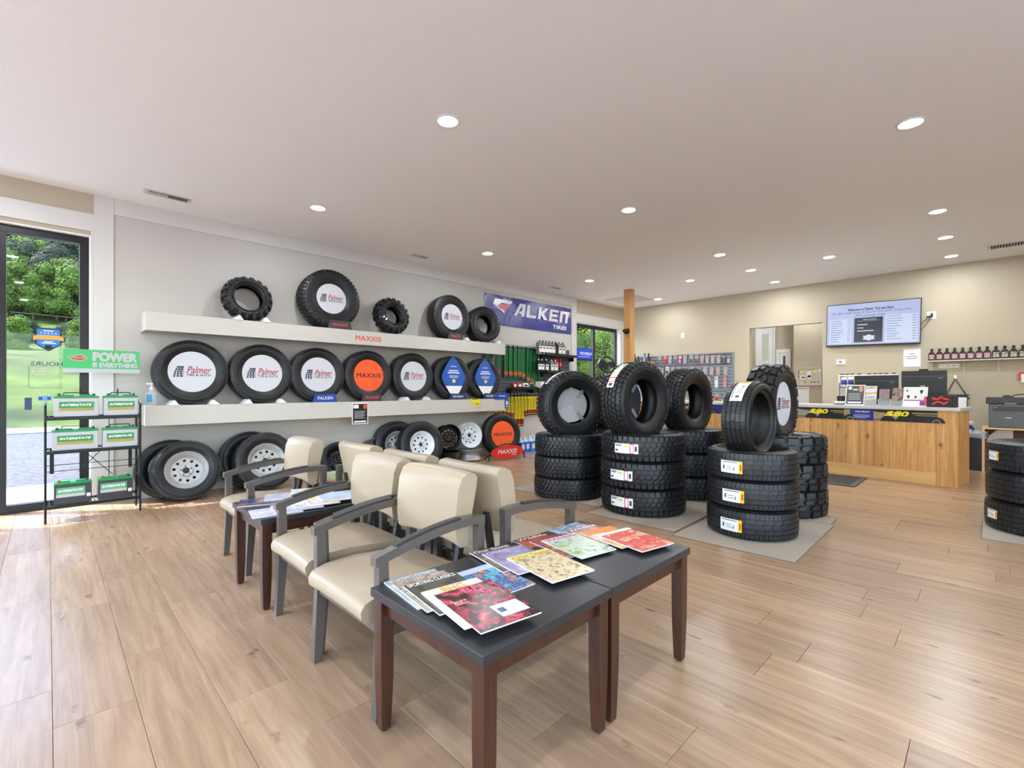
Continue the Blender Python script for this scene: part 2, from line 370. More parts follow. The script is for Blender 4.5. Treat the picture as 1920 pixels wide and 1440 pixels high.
def side_win(name, x0, x1):
    f = struct(MB().box(x0, x1, Y0 - .14, Y0 - .06, 2.74, 2.8).box(x0, x1, Y0 - .14, Y0 - .06, 0, .08).box(x0, x0 + .06, Y0 - .14, Y0 - .06, .08, 2.74).box(x1 - .06, x1, Y0 - .14, Y0 - .06, .08, 2.74), name, FRAMEK)
    k = 4; st = (x1 - x0 - .06) / k
    for i in range(1, k): MB().box(x0 + .03 + i * st - .03, x0 + .03 + i * st + .03, Y0 - .14, Y0 - .06, .08, 2.74).build('mullion', FRAMEK, f)
    for i in range(k): MB().box(x0 + .06 + i * st, x0 + i * st + st, Y0 - .103, Y0 - .097, .08, 2.74).build('pane', GLASS, f)
side_win('window_5', -2.4, 2.9); side_win('window_6', 3.3, 5.2)
# roof overhang outside
struct(MB().box(X0 - .9, X0 - .2, -5, WY + .2, 3.0, 3.3), 'roof_overhang', TRIM)
# light portals fill the real openings so that daylight is sampled well
def portal(loc, rot, sx, sy):
    L = bpy.data.lights.new('portal', 'AREA'); L.shape = 'RECTANGLE'; L.size = sx; L.size_y = sy
    o = bpy.data.objects.new('window_portal', L); C.objects.link(o); o.location = loc; o.rotation_euler = rot; L.cycles.is_portal = True
portal((.25, Y0 - .15, 1.4), (R(90), 0, 0), 5.3, 2.8); portal((4.25, Y0 - .15, 1.4), (R(90), 0, 0), 1.9, 2.8)
portal((X0 - .15, -1.1, 1.46), (0, R(-90), 0), 2.8, 4.6); portal((X0 - .15, 3.9, 1.46), (0, R(-90), 0), 2.8, 4.6)
portal(((X0 + DX1) / 2, WY + .18, 1.45), (R(-90), 0, 0), 3.3, 2.8); portal(((WX0 + WX1) / 2, WY + .18, 1.7), (R(-90), 0, 0), 1.8, 2.2)

# ------------------------------------------------------------------ ceiling fixtures
LENS = mat('frosted lamp lens', (255, 250, 244), .5, emit=9)
lamp0 = None
known = [(835, 229), (1707, 229), (597, 390), (1179, 394), (1760, 395), (917, 475), (1733, 451), (1351, 478), (1554, 482), (1785, 479), (1410, 506), (1107, 525), (1295, 526), (1453, 529), (1198, 543), (1229, 562)]
gxs, gys = (2.235, 4.86, 7.5, 8.87, 10.18), (5.48, 4.10, 2.99, 1.82, .45)
spots = []
for px, py in known:
    p = PZ(px, py, ZC); x = min(gxs, key=lambda v: abs(v - p.x)); y = min(gys, key=lambda v: abs(v - p.y)); spots.append((x, y))
spots += [(x, -2.1) for x in (-.4, 2.235, 4.86, 7.5, 10.18)] + [(-.4, .45), (-.4, 2.99), (-.4, 5.48), (2.235, .45), (12.1, 3.0), (12.1, 4.6)]  # the last two are unseen lamps added to brighten the hallway
L = bpy.data.lights.new('downlight', 'AREA'); L.shape = 'DISK'; L.size = .13; L.energy = LAMP_W; L.color = (.86, .94, 1)
rowname = {5.48: 'nearest the tyre shelves', 4.10: 'alone between the post and the middle row', 2.99: 'over the middle', 1.82: 'alone over the counter', .45: 'farthest right', -2.1: 'behind the camera'}
for x, y in spots:
    nth = sum(1 for a, b in spots[:16] if b == y and a < x)
    inrow = sum(1 for a, b in spots[:16] if b == y)
    lb = 'ceiling downlight ' + ((ORD[nth] + ' from the camera in the row ' if inrow > 1 else '') + rowname[y] if (x, y) in spots[:16] else 'outside the photo')
    if lamp0 is None:
        lamp0 = t = thing('downlight', lb, 'ceiling light', T(x, y, ZC), 'recessed ceiling downlights')
        MB().lathe([(.078, 0), (.095, 0), (.093, -.006), (.078, -.008)], 32, closed=True).build('trim_ring', WHITE, t)
        MB().lathe([(.0, -.004), (.077, -.004)], 32).build('lens', LENS, t)
    else: t = dup(lamp0, T(x, y, ZC), lb)
    if 'outside the photo' in lb: t['group'] = 'downlights out of frame'
    o = bpy.data.objects.new('lamp', L); C.objects.link(o); o.parent = t; o.location = (0, 0, -.012)
SLOT = mat('vent slot', (40, 38, 36), .7)
def vent(x, y, lab, w=.36, d=.12, along='x', dark=.5):
    t = thing('ceiling_vent', lab, 'vent', T(x, y, ZC) @ (I4 if along == 'x' else RZ(R(90))), 'ceiling air vents')
    MB().box(-w / 2, w / 2, -d / 2, d / 2, -.008, 0).build('frame', TRIM, t, bevel=.002)
    MB().box(-w / 2 + .03, w / 2 - .03, -d / 2 + .025, d / 2 - .025, -.0095, -.008).build('backing', SLOT, t)
    base = None
    for i in range(22):
        xx = -w / 2 + .036 + i * (w - .07) / 21; s_ = 1 if i < 11 else -1
        M = T(xx, 0, -.013) @ RY(R(50 * s_))
        if base is None: base = MB().box(-.008, .008, -d / 2 + .025, d / 2 - .025, -.0008, .0008).build('slat', TRIM, t, M).data
        else: put(base, 'slat', t, M)
vent(.93, 6.28, 'white louvred ceiling vent above the left end of the tyre shelves', .42, .15)
vent(4.2, 6.35, 'small dark ceiling vent above the middle of the tyre wall', .3, .12)
vent(7.5, 6.35, 'small dark ceiling vent above the blue banner', .3, .12)
vent(9.98, -.30, 'wide return air grille by the counter-side wall', .7, .25, 'y')
t = thing('ceiling_access_panel', 'flush square diffuser panel in the ceiling behind the timber post', 'vent', T(9.75, 6.0, ZC))
MB().box(-.42, .42, -.42, .42, -.006, 0).box(-.36, .36, -.36, .36, -.012, -.006).build('panel', TRIM, t, bevel=.003)
p = PZ(1672, 506, ZC)
t = thing('smoke_detector', 'white round smoke detector on the ceiling above the television', 'detector', T(p.x, p.y, ZC))
MB().lathe([(.0, -.035), (.04, -.034), (.058, -.022), (.06, 0)], 24).build('housing', WHITE, t)
MB().lathe([(.0, -.038), (.012, -.036), (.012, -.034)], 12).build('sensor', GREY, t)

# timber post
PINE = wood('knotty pine', (226, 176, 112), (188, 128, 70), rough=.42, grain=(24, 24, 1.6), knots=.85, rnd=.10, kscale=(8, 8, 3.4), spec=.4)
FIR = wood('fir post', (206, 156, 94), (176, 122, 66), rough=.45, grain=(34, 34, 1.1), rnd=.02)
t = thing('timber_post', 'square honey-coloured timber post from floor to ceiling before the far corner', 'post', T(8.80, 5.40, 0))
MB().box(-.082, .082, -.082, .082, 0, ZC).build('shaft', FIR, t, bevel=.006)
p = PY(1174, 621, 5.40)
MB().cyl((p.x - 8.80 - .0, 0, p.z), (p.x - 8.80 - .1, 0, p.z), .035, .028, 12).box(p.x - 8.8 + .0, -.08, -.05, .05, p.z - .05, p.z + .05).build('camera_bracket', BLACK, t)

# ------------------------------------------------------------------ tyre shelves
def shelf(z0, z1, lab):
    t = thing('display_shelf', lab, 'shelf', T(0, 0, 0), 'long white tyre shelves')
    MB().box(.748, 6.127, 6.41, 6.43, z0, z1).box(.748, .768, 6.43, WY - .009, z0, z1).box(6.107, 6.127, 6.43, WY - .009, z0, z1).build('fascia', SHELF, t, bevel=.002)
    MB().box(.768, 6.107, 6.43, WY - .009, z1 - .02, z1 - .002).build('top_board', SHELF, t)
    MB().box(.768, 6.107, 6.43, WY - .009, z0 + .02, z0 + .035).build('bottom_board', SHELF, t)
    return t
s1 = shelf(1.888, 2.09, 'upper long white box shelf holding five tyres'); s2 = shelf(.845, 1.066, 'lower long white box shelf holding seven tyres')
ORG = mat('orange red vinyl', (232, 78, 40), .45)
p = PY(691, 635, 6.41); w = PY(716, 638, 6.41).x - PY(668, 633, 6.41).x
MB().text('MAXXIS', w, .075, FM((p.x, 6.4095, p.z), (1, 0, 0), (0, 0, 1)), bold=.010, sp=1.05).build('lettering', ORG, s1)

# ------------------------------------------------------------------ tyres
TY = {}
def tyre_mesh(style, Rr, rr, Wd):
    k = (style, Rr, rr, Wd)
    if k in TY: return TY[k]
    dep = {'at': .014, 'mud': .02, 'street': .008, 'knob': .022, 'rib': .008}[style]
    hw = Wd / 2; Rb = Rr - dep; tw = hw * {'at': .86, 'mud': .9, 'street': .84, 'knob': .86, 'rib': .80}[style]
    crown = {'at': .006, 'mud': .006, 'street': .006, 'knob': .03, 'rib': .005}[style]
    sh = Rb - crown - .006; H = sh - rr
    half = [(rr, hw * .70), (rr + .012, hw * .80), (rr + .03, hw * .86), (rr + .034, hw * .875), (rr + H * .35, hw * .97), (rr + H * .5, hw * 1.0), (rr + H * .52, hw * 1.012), (rr + H * .60, hw * 1.003), (rr + H * .615, hw * 1.012), (rr + H * .64, hw * 1.0), (rr + H * .74, hw * .985), (rr + H * .755, hw * .992), (rr + H * .84, hw * .96), (sh, tw * 1.02), (Rb - crown * .4, tw * .7), (Rb, 0)]
    inner = [(Rb - .016, 0), (sh - .012, tw * .86), (rr + H * .5, hw * .93), (rr + .03, hw * .72), (rr, hw * .6)]
    prof = half + [(r, -z) for r, z in half[-2::-1]]; n1 = len(prof)
    inn = [(r, -z) for r, z in inner[:0:-1]] + inner[0:1] + inner[1:]
    b = MB().lathe(prof, 72); 
    b.f = [f for f in b.f if len(f) == 4]; b.m = b.m[:len(b.f)]; b.s = b.s[:len(b.f)]
    b2 = MB().lathe(inn, 72); q = [f for f in b2.f if len(f) == 4]; b.add(b2.v, [tuple(reversed(f)) for f in q], 1, None, True)
    k1 = MB().lathe([(rr, -hw * .70), (rr, -hw * .6)], 72); b.add(k1.v, [f for f in k1.f if len(f) == 4], 0, None, True)
    k1 = MB().lathe([(rr, hw * .6), (rr, hw * .70)], 72); b.add(k1.v, [f for f in k1.f if len(f) == 4], 0, None, True)
    body = bpy.data.meshes.new('sidewall'); body.from_pydata(b.v, [], b.f); body.materials.append(RUB); body.materials.append(RUBIN)
    body.polygons.foreach_set('material_index', b.m); body.polygons.foreach_set('use_smooth', b.s)
    def P(u, v, lift):
        av = abs(v)
        if av <= 1: r = Rb - crown * v * v; z = tw * v; nr, nz = 1, 0
        else:
            e = (av - 1) * tw; r = Rb - crown - e * 1.5; z = (tw + e * .45) * (1 if v > 0 else -1); nr, nz = .55, .6 * (1 if v > 0 else -1)
        r += lift * nr; z += lift * nz; return (r * math.cos(u), r * math.sin(u), z)
    m = MB()
    def block(poly, lift=dep, inset=.07):
        cu = sum(p[0] for p in poly) / len(poly); cv = sum(p[1] for p in poly) / len(poly)
        n = len(poly); vs = [P(u, v, -.001) for u, v in poly] + [P(u + (cu - u) * inset, v + (cv - v) * inset, lift) for u, v in poly]
        fs = [(i, (i + 1) % n, (i + 1) % n + n, i + n) for i in range(n)]
        ou = [i + n for i in range(n)]
        if max(p[1] for p in poly) > 1.01 or min(p[1] for p in poly) < -1.01: fs += [tuple(ou)]
        else: fs += [tuple(ou)]
        m.add(vs, fs)
    rnd = random.Random(3)
    if style == 'at':
        N = 46; d = 2 * math.pi / N
        for i in range(N):
            u = i * d; g = .12 * d
            for s_ in (-1, 1):
                ex = 1.22 if i % 2 else 1.1
                o_ = 0 if s_ < 0 else d * .5
                if s_ > 0: pl = [(u + o_ + g, .66), (u + o_ + d - g, .60), (u + o_ + d - g, 1.0), (u + o_ + g, 1.0)]; pl2 = [(u + o_ + g, 1.0), (u + o_ + d - g, 1.0), (u + o_ + d - g * 1.5, ex), (u + o_ + g * 1.5, ex)]
                else: pl = [(u + g, -1.0), (u + d - g, -1.0), (u + d - g, -.66), (u + g, -.60)]; pl2 = [(u + g * 1.5, -ex), (u + d - g * 1.5, -ex), (u + d - g, -1.0), (u + g, -1.0)]
                block(pl, inset=.04); block(pl2, lift=dep * .8, inset=.03)
            block([(u + g, -.55), (u + d * .55, -.50), (u + d * 1.15, -.30), (u + d * .95, -.20), (u + d * .45, -.26), (u - d * .05, -.38)], inset=.08)
            block([(u + g - .3 * d, -.12), (u + d * .25, -.20), (u + d * .55, .02), (u + d * .45, .20), (u + d * .0, .12), (u - d * .25, -.02)], inset=.06)
            block([(u + g + d * .2, .26), (u + d * .75, .22), (u + d * 1.1, .40), (u + d * 1.0, .54), (u + d * .5, .56), (u + d * .1, .42)], inset=.08)
    elif style == 'mud':
        N = 20; d = 2 * math.pi / N
        for i in range(N):
            u = i * d; g = .07 * d
            for s_ in (-1, 1):
                o_ = 0 if s_ < 0 else d * .5; ex = 1.25 if i % 2 else 1.12; a, c_, e_ = .52 * s_, 1.0 * s_, ex * s_
                pl = [(u + o_ + g, a), (u + o_ + d * .78, a * 1.08), (u + o_ + d * .84, c_), (u + o_ + g, c_)]; pl2 = [(u + o_ + g, c_), (u + o_ + d * .84, c_), (u + o_ + d * .78, e_), (u + o_ + g * 2, e_)]
                if s_ < 0: pl.reverse(); pl2.reverse()
                block(pl, inset=.05); block(pl2, lift=dep * .85, inset=.03)
            block([(u + g, -.44), (u + d * .5, -.40), (u + d * .72, -.20), (u + d * .6, -.03), (u + d * .12, -.07), (u - d * .08, -.26)], inset=.09)
            block([(u + d * .55, .06), (u + d * 1.0, .02), (u + d * 1.22, .22), (u + d * 1.1, .42), (u + d * .62, .44), (u + d * .42, .24)], inset=.09)
    elif style == 'knob':
        N = 18; d = 2 * math.pi / N
        for i in range(N):
            u = i * d
            for s_ in (-1, 1):
                o_ = 0 if s_ < 0 else d * .5
                pl = [(u + o_, .10 * s_), (u + o_ + d * .42, .04 * s_), (u + o_ + d * .75, .62 * s_), (u + o_ + d * .70, 1.0 * s_), (u + o_ + d * .30, 1.0 * s_), (u + o_ + d * .32, .62 * s_)]
                pl2 = [(u + o_ + d * .30, 1.0 * s_), (u + o_ + d * .70, 1.0 * s_), (u + o_ + d * .68, 1.35 * s_), (u + o_ + d * .34, 1.35 * s_)]
                if s_ < 0: pl.reverse(); pl2.reverse()
                block(pl, inset=.08); block(pl2, lift=dep * .8, inset=.05)
    else:
        N = 64 if style == 'street' else 56; d = 2 * math.pi / N
        rows = [(-.56, -.24, .25), (-.18, .18, -.25), (.24, .56, .25)]
        for i in range(N):
            u = i * d; g = .045 * d
            for s_ in (-1, 1):
                a, c_, e_ = .63 * s_, 1.0 * s_, 1.18 * s_; k_ = .5 * d * s_
                pl = [(u + g, a), (u + d - g, a), (u + d - g + k_ * .3, c_), (u + g + k_ * .3, c_)]; pl2 = [(u + g + k_ * .3, c_), (u + d - g + k_ * .3, c_), (u + d - g + k_ * .5, e_), (u + g + k_ * .5, e_)]
                if s_ < 0: pl.reverse(); pl2.reverse()
                block(pl, inset=.03); block(pl2, lift=dep * .6, inset=.02)
            if i % 2 == 0:
                for va, vb, sk in rows: block([(u, va), (u + 2 * d - g * 1.2, va), (u + 2 * d - g * 1.2 + sk * d, vb), (u + sk * d, vb)], inset=.02)
    tr = bpy.data.meshes.new('tread'); tr.from_pydata(m.v, [], m.f); tr.materials.append(RUBT)
    TY[k] = (body, tr, P, dep); return TY[k]
def tyre_frame(loc, yaw=None, tilt=0, roll=0, Rr=.4, Wd=.25):
    """root matrix at the base and the child matrix that carries the tyre's axis; yaw is the azimuth the face looks to"""
    if yaw is None: return T(*loc) @ RZ(roll), T(0, 0, Wd / 2)
    return T(*loc) @ RZ(R(yaw + 90)) @ RX(R(-tilt)), T(0, 0, Rr) @ RX(R(90)) @ RZ(roll)
STK = [mat('sticker white', (238, 240, 244), .4), mat('sticker red', (206, 44, 56), .4), mat('sticker yellow', (244, 196, 30), .4), mat('sticker ink', (60, 60, 64), .5), mat('sticker lime', (214, 220, 60), .5)]
def tyre(style, Rr, rr, Wd, loc, lab, yaw=None, tilt=0, roll=0, group=None, stick=None, name='tire', cat='tire'):
    body, tr, P, dep = tyre_mesh(style, Rr, rr, Wd); Mr, Mc = tyre_frame(loc, yaw, tilt, roll, Rr, Wd)
    t = thing(name, lab, cat, Mr, group)
    put(body, 'sidewall', t, Mc); put(tr, 'tread', t, Mc)
    if stick:
        kind, a0, a1, v0, v1 = stick; m = MB(); a0 -= roll if yaw is None else 0; a1 -= roll if yaw is None else 0
        def patch(ua, ub, va, vb, off, mi):
            n = 8; vs = []; 
            for i in range(n + 1):
                u = a0 + (a1 - a0) * (ua + (ub - ua) * i / n)
                for q in range(3): vs.append(P(u, v0 + (v1 - v0) * (va + (vb - va) * q / 2), dep + off))
            m.add(vs, [(i * 3 + q, i * 3 + q + 1, i * 3 + q + 4, i * 3 + q + 3) for i in range(n) for q in range(2)], mi)
        patch(0, 1, 0, 1, .002, 0)
        if kind == 'r':
            patch(.66, .69, -.03, 1.03, .003, 1); patch(.80, .82, 0, 1, .003, 1); patch(.66, .82, 0, .06, .003, 1); patch(.66, .82, .94, 1, .003, 1)
            patch(.38, .56, .62, .85, .003, 4); patch(.04, .3, .72, .8, .003, 3); patch(.04, .16, .2, .38, .003, 3); patch(.86, .95, .25, .75, .003, 3); patch(.04, .34, .84, .9, .003, 3)
        else:
            patch(.84, 1, 0, 1, .003, 2); patch(.1, .8, .86, .92, .003, 3); patch(.12, .2, .3, .6, .003, 3); patch(.62, .66, .2, .5, .003, 3); patch(.9, .96, .25, .75, .004, 1); patch(.3, .6, .3, .34, .003, 3); patch(.3, .55, .5, .54, .003, 3)
        m.build('paper_label', STK, t, Mc)
    return t, Mr, Mc
def az(px): return math.degrees(YAW) - math.degrees(math.atan((px - CX) / FPX))

# display discs inside the tyres
DISC = mat('matt white sign board', (206, 208, 215), .55); DRED = mat('script red ink', (176, 46, 58), .5); DNAVY = mat('dark navy ink', (38, 44, 62), .5)
DORG = mat('orange sign board', (246, 92, 38), .5); DBLUE = mat('royal blue print', (28, 86, 178), .45); DLB = mat('pale print', (210, 222, 240), .5)
def shop_logo(m, M, s):
    """tread print, script name and block caption; s = overall width"""
    for r in range(5):
        y = .13 * s - r * .062 * s
        for c in range(3):
            x = -.42 * s + c * .064 * s + .012 * s * (2 - r) * (1 - c / 2); w = (.046, .052, .056)[c] * s
            bow = (.035 - .02 * c) * s * (1 - ((r - 4) / 4) ** 2) * -1 * (r < 4)
            xx = x + (.0 if r > 2 else (2 - r) * .018 * s)
            m.prism([(xx, y - .024 * s), (xx + w, y - .034 * s), (xx + w + .006 * s, y + .016 * s), (xx + .006 * s, y + .026 * s)], 0, .0012, M, 1)
    m.prism([(-.215 * s, -.14 * s), (-.207 * s, -.14 * s), (-.20 * s, .13 * s), (-.208 * s, .13 * s)], 0, .0012, M, 1)
    m.text('Palmer', .60 * s, .20 * s, M @ T(.16 * s, .055 * s, 0), .0014, 2, bold=.004, shear=.42)
    m.text('TIRE & AUTO', .58 * s, .062 * s, M @ T(.145 * s, -.09 * s, 0), .0014, 1, bold=.012, sp=1.15)
def disc(Mr, Mc, r, off, lab, kind='shop', spin=0, grp='round sign boards in the tyres'):
    """sign board standing in the wheel hole; off = distance from the tyre's mid plane to the board face"""
    M = Mr @ Mc.copy(); q = M @ T(0, 0, off)
    Mf = Matrix.Translation(q.translation) @ Mr.to_3x3().normalized().to_4x4() @ RX(R(90)) @ RZ(spin)
    t = thing('sign_disc', lab, 'sign', Mf, grp)
    if kind == 'diamond':
        pl = []
        for i in range(48):
            a = 2 * math.pi * i / 48; e = 1.22; c, s_ = math.cos(a), math.sin(a)
            k = (abs(c) ** e + abs(s_) ** e) ** (-1 / e); pl.append((.80 * r * k * c, 1.22 * r * k * s_))
        MB().prism(pl, -.006, 0).build('board', DBLUE, t)
        lo = [p for p in pl if p[1] <= -.42 * r]; lo.sort(key=lambda p: math.atan2(p[1] + .5 * r, p[0])); MB().prism(lo, .0004, .0012).build('white_panel', PAPER, t)
        m = MB()
        m.text('MICHELIN', r * .42, r * .07, T(0, .62 * r, .0005), .0008, 0, bold=.02)
        for j, (w, y) in enumerate(((.62, .34), (.8, .22), (.6, .08), (.64, .02), (.5, -.04))): m.box(-w * r / 2, w * r / 2, y * r, (y + (.07 if j < 2 else .022)) * r, .0005, .001, 0)
        m.build('lettering', DLB, t)
        MB().prism(circ(.11 * r, 16, 0, -.22 * r), .0005, .001).build('medal', STK[4], t)
    elif kind == 'orange':
        MB().prism(circ(r, 48), -.006, 0).build('board', DORG, t)
        MB().text('MAXXIS', r * 1.62, r * .27, T(0, 0, 0), .001, 0, bold=.010, shear=.1, sp=1.06).build('lettering', INK, t)
    elif kind == 'blank':
        MB().prism(circ(r, 48), -.006, 0).build('board', mat('grey board back', (176, 178, 184), .55), t)
        MB().box(-.02, .02, r * .55, r * 1.12, .001, .004, M=RZ(R(-40))).box(-.02, .02, r * .55, r * 1.12, .001, .004, M=RZ(R(-140))).build('bracket', mat('grey board back2', (150, 152, 158), .5), t)
        MB().prism([(0, 0), (r * .98 * math.cos(R(200)), r * .98 * math.sin(R(200)))] + [(r * .98 * math.cos(R(200 + i * 10)), r * .98 * math.sin(R(200 + i * 10))) for i in range(1, 11)], .0004, .0014).build('folded_flap', mat('grey board back3', (190, 192, 198), .55), t)
    else:
        MB().prism(circ(r, 48), -.006, 0).build('board', DISC, t)
        m = MB(); shop_logo(m, I4, r * 1.72); o = m.build('lettering', [DISC, DNAVY, DRED], t)
    return t
# small stands and wedges that hold tyres
def stand(x, z, word, col, lcol, lab, y=6.475, w=.30, h=.10, wd=None):
    t = thing('tire_stand', lab, 'stand', T(x, y, z), 'name stands at the foot of shelf tyres')
    MB().prism([(-w / 2, 0), (w / 2, 0), (w * .40, h), (w * .2, h * .97), (-w * .2, h * .97), (-w * .40, h)], -.012, .012, RX(R(90))).box(-w * .42, w * .42, .0, .09, 0, .012).build('body', col, t, bevel=.003)
    m = MB(); M = FM((0, -.0125, h * .5), (1, 0, 0), (0, 0, 1)); m.text(word, w * .62, h * .36, M, .0008, 0, sp=1.08, bold=.010, shear=.12)
    m.build('lettering', lcol, t)
def wedge(x, z, side, lab, y=6.52):
    t = tag(MB().prism([(-.055, 0), (.055, 0), (.012 * side + .004, .055), (.012 * side - .012, .055)], -.10, .10, RX(R(90))).build('tire_wedge', WHITE, None, T(x, y, z), bevel=.002), lab, 'wedge', 'white wedges under the shelf tyres')
DGREY = mat('charcoal stand', (58, 58, 62), .5); DRBL = mat('blue stand', (34, 70, 165), .45); NVY = mat('navy stand', (32, 52, 100), .45)
zL, zU = 1.066, 2.09
low = [(1.20, .376, 'rib', 'shop', 'leftmost', .12), (1.955, .376, 'rib', 'shop', 'second from the left', .0), (2.67, .376, 'rib', 'shop', 'third from the left, behind a blue stand,', .05), (3.42, .378, 'rib', 'orange', 'fourth from the left with an orange disc', .1), (4.20, .380, 'rib', 'shop', 'fifth from the left', .1), (4.985, .375, 'street', 'diamond', 'first of the two with blue diamonds', 0), (5.71, .372, 'street', 'diamond', 'seventh and last from the left', 0)]
for i, (x, r, st, dk, wh, rl) in enumerate(low):
    y = 6.585
    t, Mr, Mc = tyre(st, r, r * .60, .215, (x, y, zL + .001), f'road tyre on the lower shelf, {wh}'.rstrip(','), yaw=270 if i < 5 else 266, tilt=4, roll=rl, group='tyres on the lower shelf')
    lb = {0: 'large white shop disc in the leftmost lower shelf tyre', 1: 'white shop disc in the second tyre of the lower shelf', 2: 'white shop disc above the blue stand', 3: 'orange disc with black lettering on the lower shelf', 4: 'white shop disc right of the orange disc', 5: 'blue diamond insert showing tyres, left of the pair', 6: 'blue diamond insert at the right end of the lower shelf'}[i]
    disc(Mr, Mc, r * (.645 if dk != 'diamond' else .80), .085 if dk != 'diamond' else .122, lb, dk)
    if i in (0, 1, 4):
        for s_ in (-1, 1): wedge(x + s_ * .2, zL, -s_, f"white wedge on the lower shelf under the {'left' if s_ < 0 else 'right'} side of the {ORD[i]} tyre", 6.5)
stand(2.72, zL, 'FALKEN', DRBL, WHITE, 'blue stand with white lettering at the foot of the third lower shelf tyre', 6.435, .34, .115)
stand(3.42, zL, 'MAXXIS', DGREY, ORG, 'charcoal stand below the orange disc on the lower shelf', 6.435, .33, .115)
stand(5.02, zL, 'MICHELIN', NVY, WHITE, 'navy stand below the left blue diamond insert', 6.435, .36, .105)
stand(5.78, zL, 'MICHELIN', NVY, WHITE, 'navy stand below the right blue diamond insert', 6.435, .36, .105)
up = [(1.80, .295, .165, 'knob', .22, None, 'leftmost', 'small knobby tyre at the left end of the upper shelf'), (2.84, .415, .21, 'at', .28, 'shop', '', 'large all-terrain tyre with a white disc on the upper shelf'), (3.84, .298, .135, 'knob', .23, None, '', 'small knobby tyre in the middle of the upper shelf'), (4.94, .385, .215, 'street', .24, 'shop', '', 'road tyre with a white disc on the upper shelf'), (5.72, .335, .165, 'at', .25, None, '', 'open tyre with a pink label at the right end of the upper shelf')]
for i, (x, r, rr, st, wd, dk, _, lab) in enumerate(up):
    t, Mr, Mc = tyre(st, r, rr, wd, (x, 6.56, zU + .001), lab, yaw=270 if i < 4 else 262, tilt=(10, 5, 10, 4, 8)[i], roll=.2 * i, group='tyres on the upper shelf', stick=('r', R(200), R(238), -.3, .3) if i == 4 else None)
    if dk: disc(Mr, Mc, rr * 1.02, .10, ('white shop disc in the large upper shelf tyre' if i == 1 else 'white shop disc in the upper shelf tyre nearest the banner'), dk)
    if i == 2:
        MB().box(-.02, .02, -.012, .012, 0, .001).box(-.02, .02, -.06, -.036, 0, .001).build('barcode_sticker', PAPER, t, Mc @ T(-.20, .02, .118) @ RZ(R(30)))
for x, s_, w_ in ((1.65, 1, 'left'), (1.97, -1, 'right')): wedge(x, zU, s_, f'white wedge on the upper shelf under the {w_} side of the leftmost tyre', 6.5)
wedge(5.22, zU, -1, 'white wedge on the upper shelf right of the road tyre', 6.5); wedge(5.98, zU, -1, 'white wedge at the right end of the upper shelf', 6.5)
stand(2.93, zU, 'MAXXIS', DGREY, ORG, 'charcoal stand below the largest upper shelf tyre', 6.435, .36, .12)
stand(4.97, zU, 'MAXXIS', DGREY, ORG, 'charcoal stand below the upper shelf tyre nearest the banner', 6.435, .33, .115)
# poster and price tag on the lower shelf, blue shelf talker
p0, p1 = PY(660, 756, 6.405), PY(690, 794, 6.405)
t = thing('shelf_poster', 'black notice with white border hung on the lower shelf front', 'poster', T((p0.x + p1.x) / 2, 6.404, (p0.z + p1.z) / 2)); w, h = p1.x - p0.x, p0.z - p1.z
MB().box(-w / 2, w / 2, 0, .003, -h / 2, h / 2).build('border', PAPER, t)
MB().box(-w * .45, w * .45, -.001, 0, -h * .46, h * .46).build('panel', INK, t)
m = MB(); M = FM((0, -.0015, 0), (1, 0, 0), (0, 0, 1))
for j in range(7): m.box(-w * .36, w * (.34 - .05 * (j % 3)), -.0015, -.001, h * (.1 - j * .055), h * (.112 - j * .055))
m.prism([(-.42 * w, .25 * h), (-.1 * w, .25 * h), (-.1 * w, .42 * h), (-.42 * w, .42 * h)], 0, .0004, M).prism([(-.38 * w, -.42 * h), (.38 * w, -.42 * h), (.38 * w, -.35 * h), (-.38 * w, -.35 * h)], 0, .0004, M)
m.build('lettering', PAPER, t)
MB().prism([(.2 * w, .42 * h), (.42 * w, .42 * h), (.42 * w, .28 * h), (.31 * w, .2 * h), (.2 * w, .28 * h)], .0, .0008, M).build('shield', ORG, t)
t = thing('price_tag', 'yellow price tag on the lower shelf edge near its right end', 'tag', T(PY(893, 757, 6.4).x, 6.404, PY(893, 752, 6.4).z))
MB().box(-.12, .09, 0, .003, -.02, .045).box(-.03, .09, 0, .003, -.095, -.02).build('card', mat('yellow card', (240, 222, 40), .5), t)
MB().box(-.1, .07, -.001, 0, .03, .043).box(0, .06, -.001, 0, -.06, -.045).build('print', INK, t)
t = thing('shelf_talker', 'blue and white hanging tag at the right end of the lower shelf', 'tag', T(6.16, 6.40, 1.0))
MB().box(-.05, .05, 0, .004, -.11, .05).box(-.30, .05, 0, .004, .05, .16).build('card', DRBL, t)
MB().box(-.026, .026, -.001, 0, -.05, .02).box(-.035, .035, -.001, 0, -.09, -.075).box(-.2, -.04, -.001, 0, .11, .125).build('print', DLB, t)

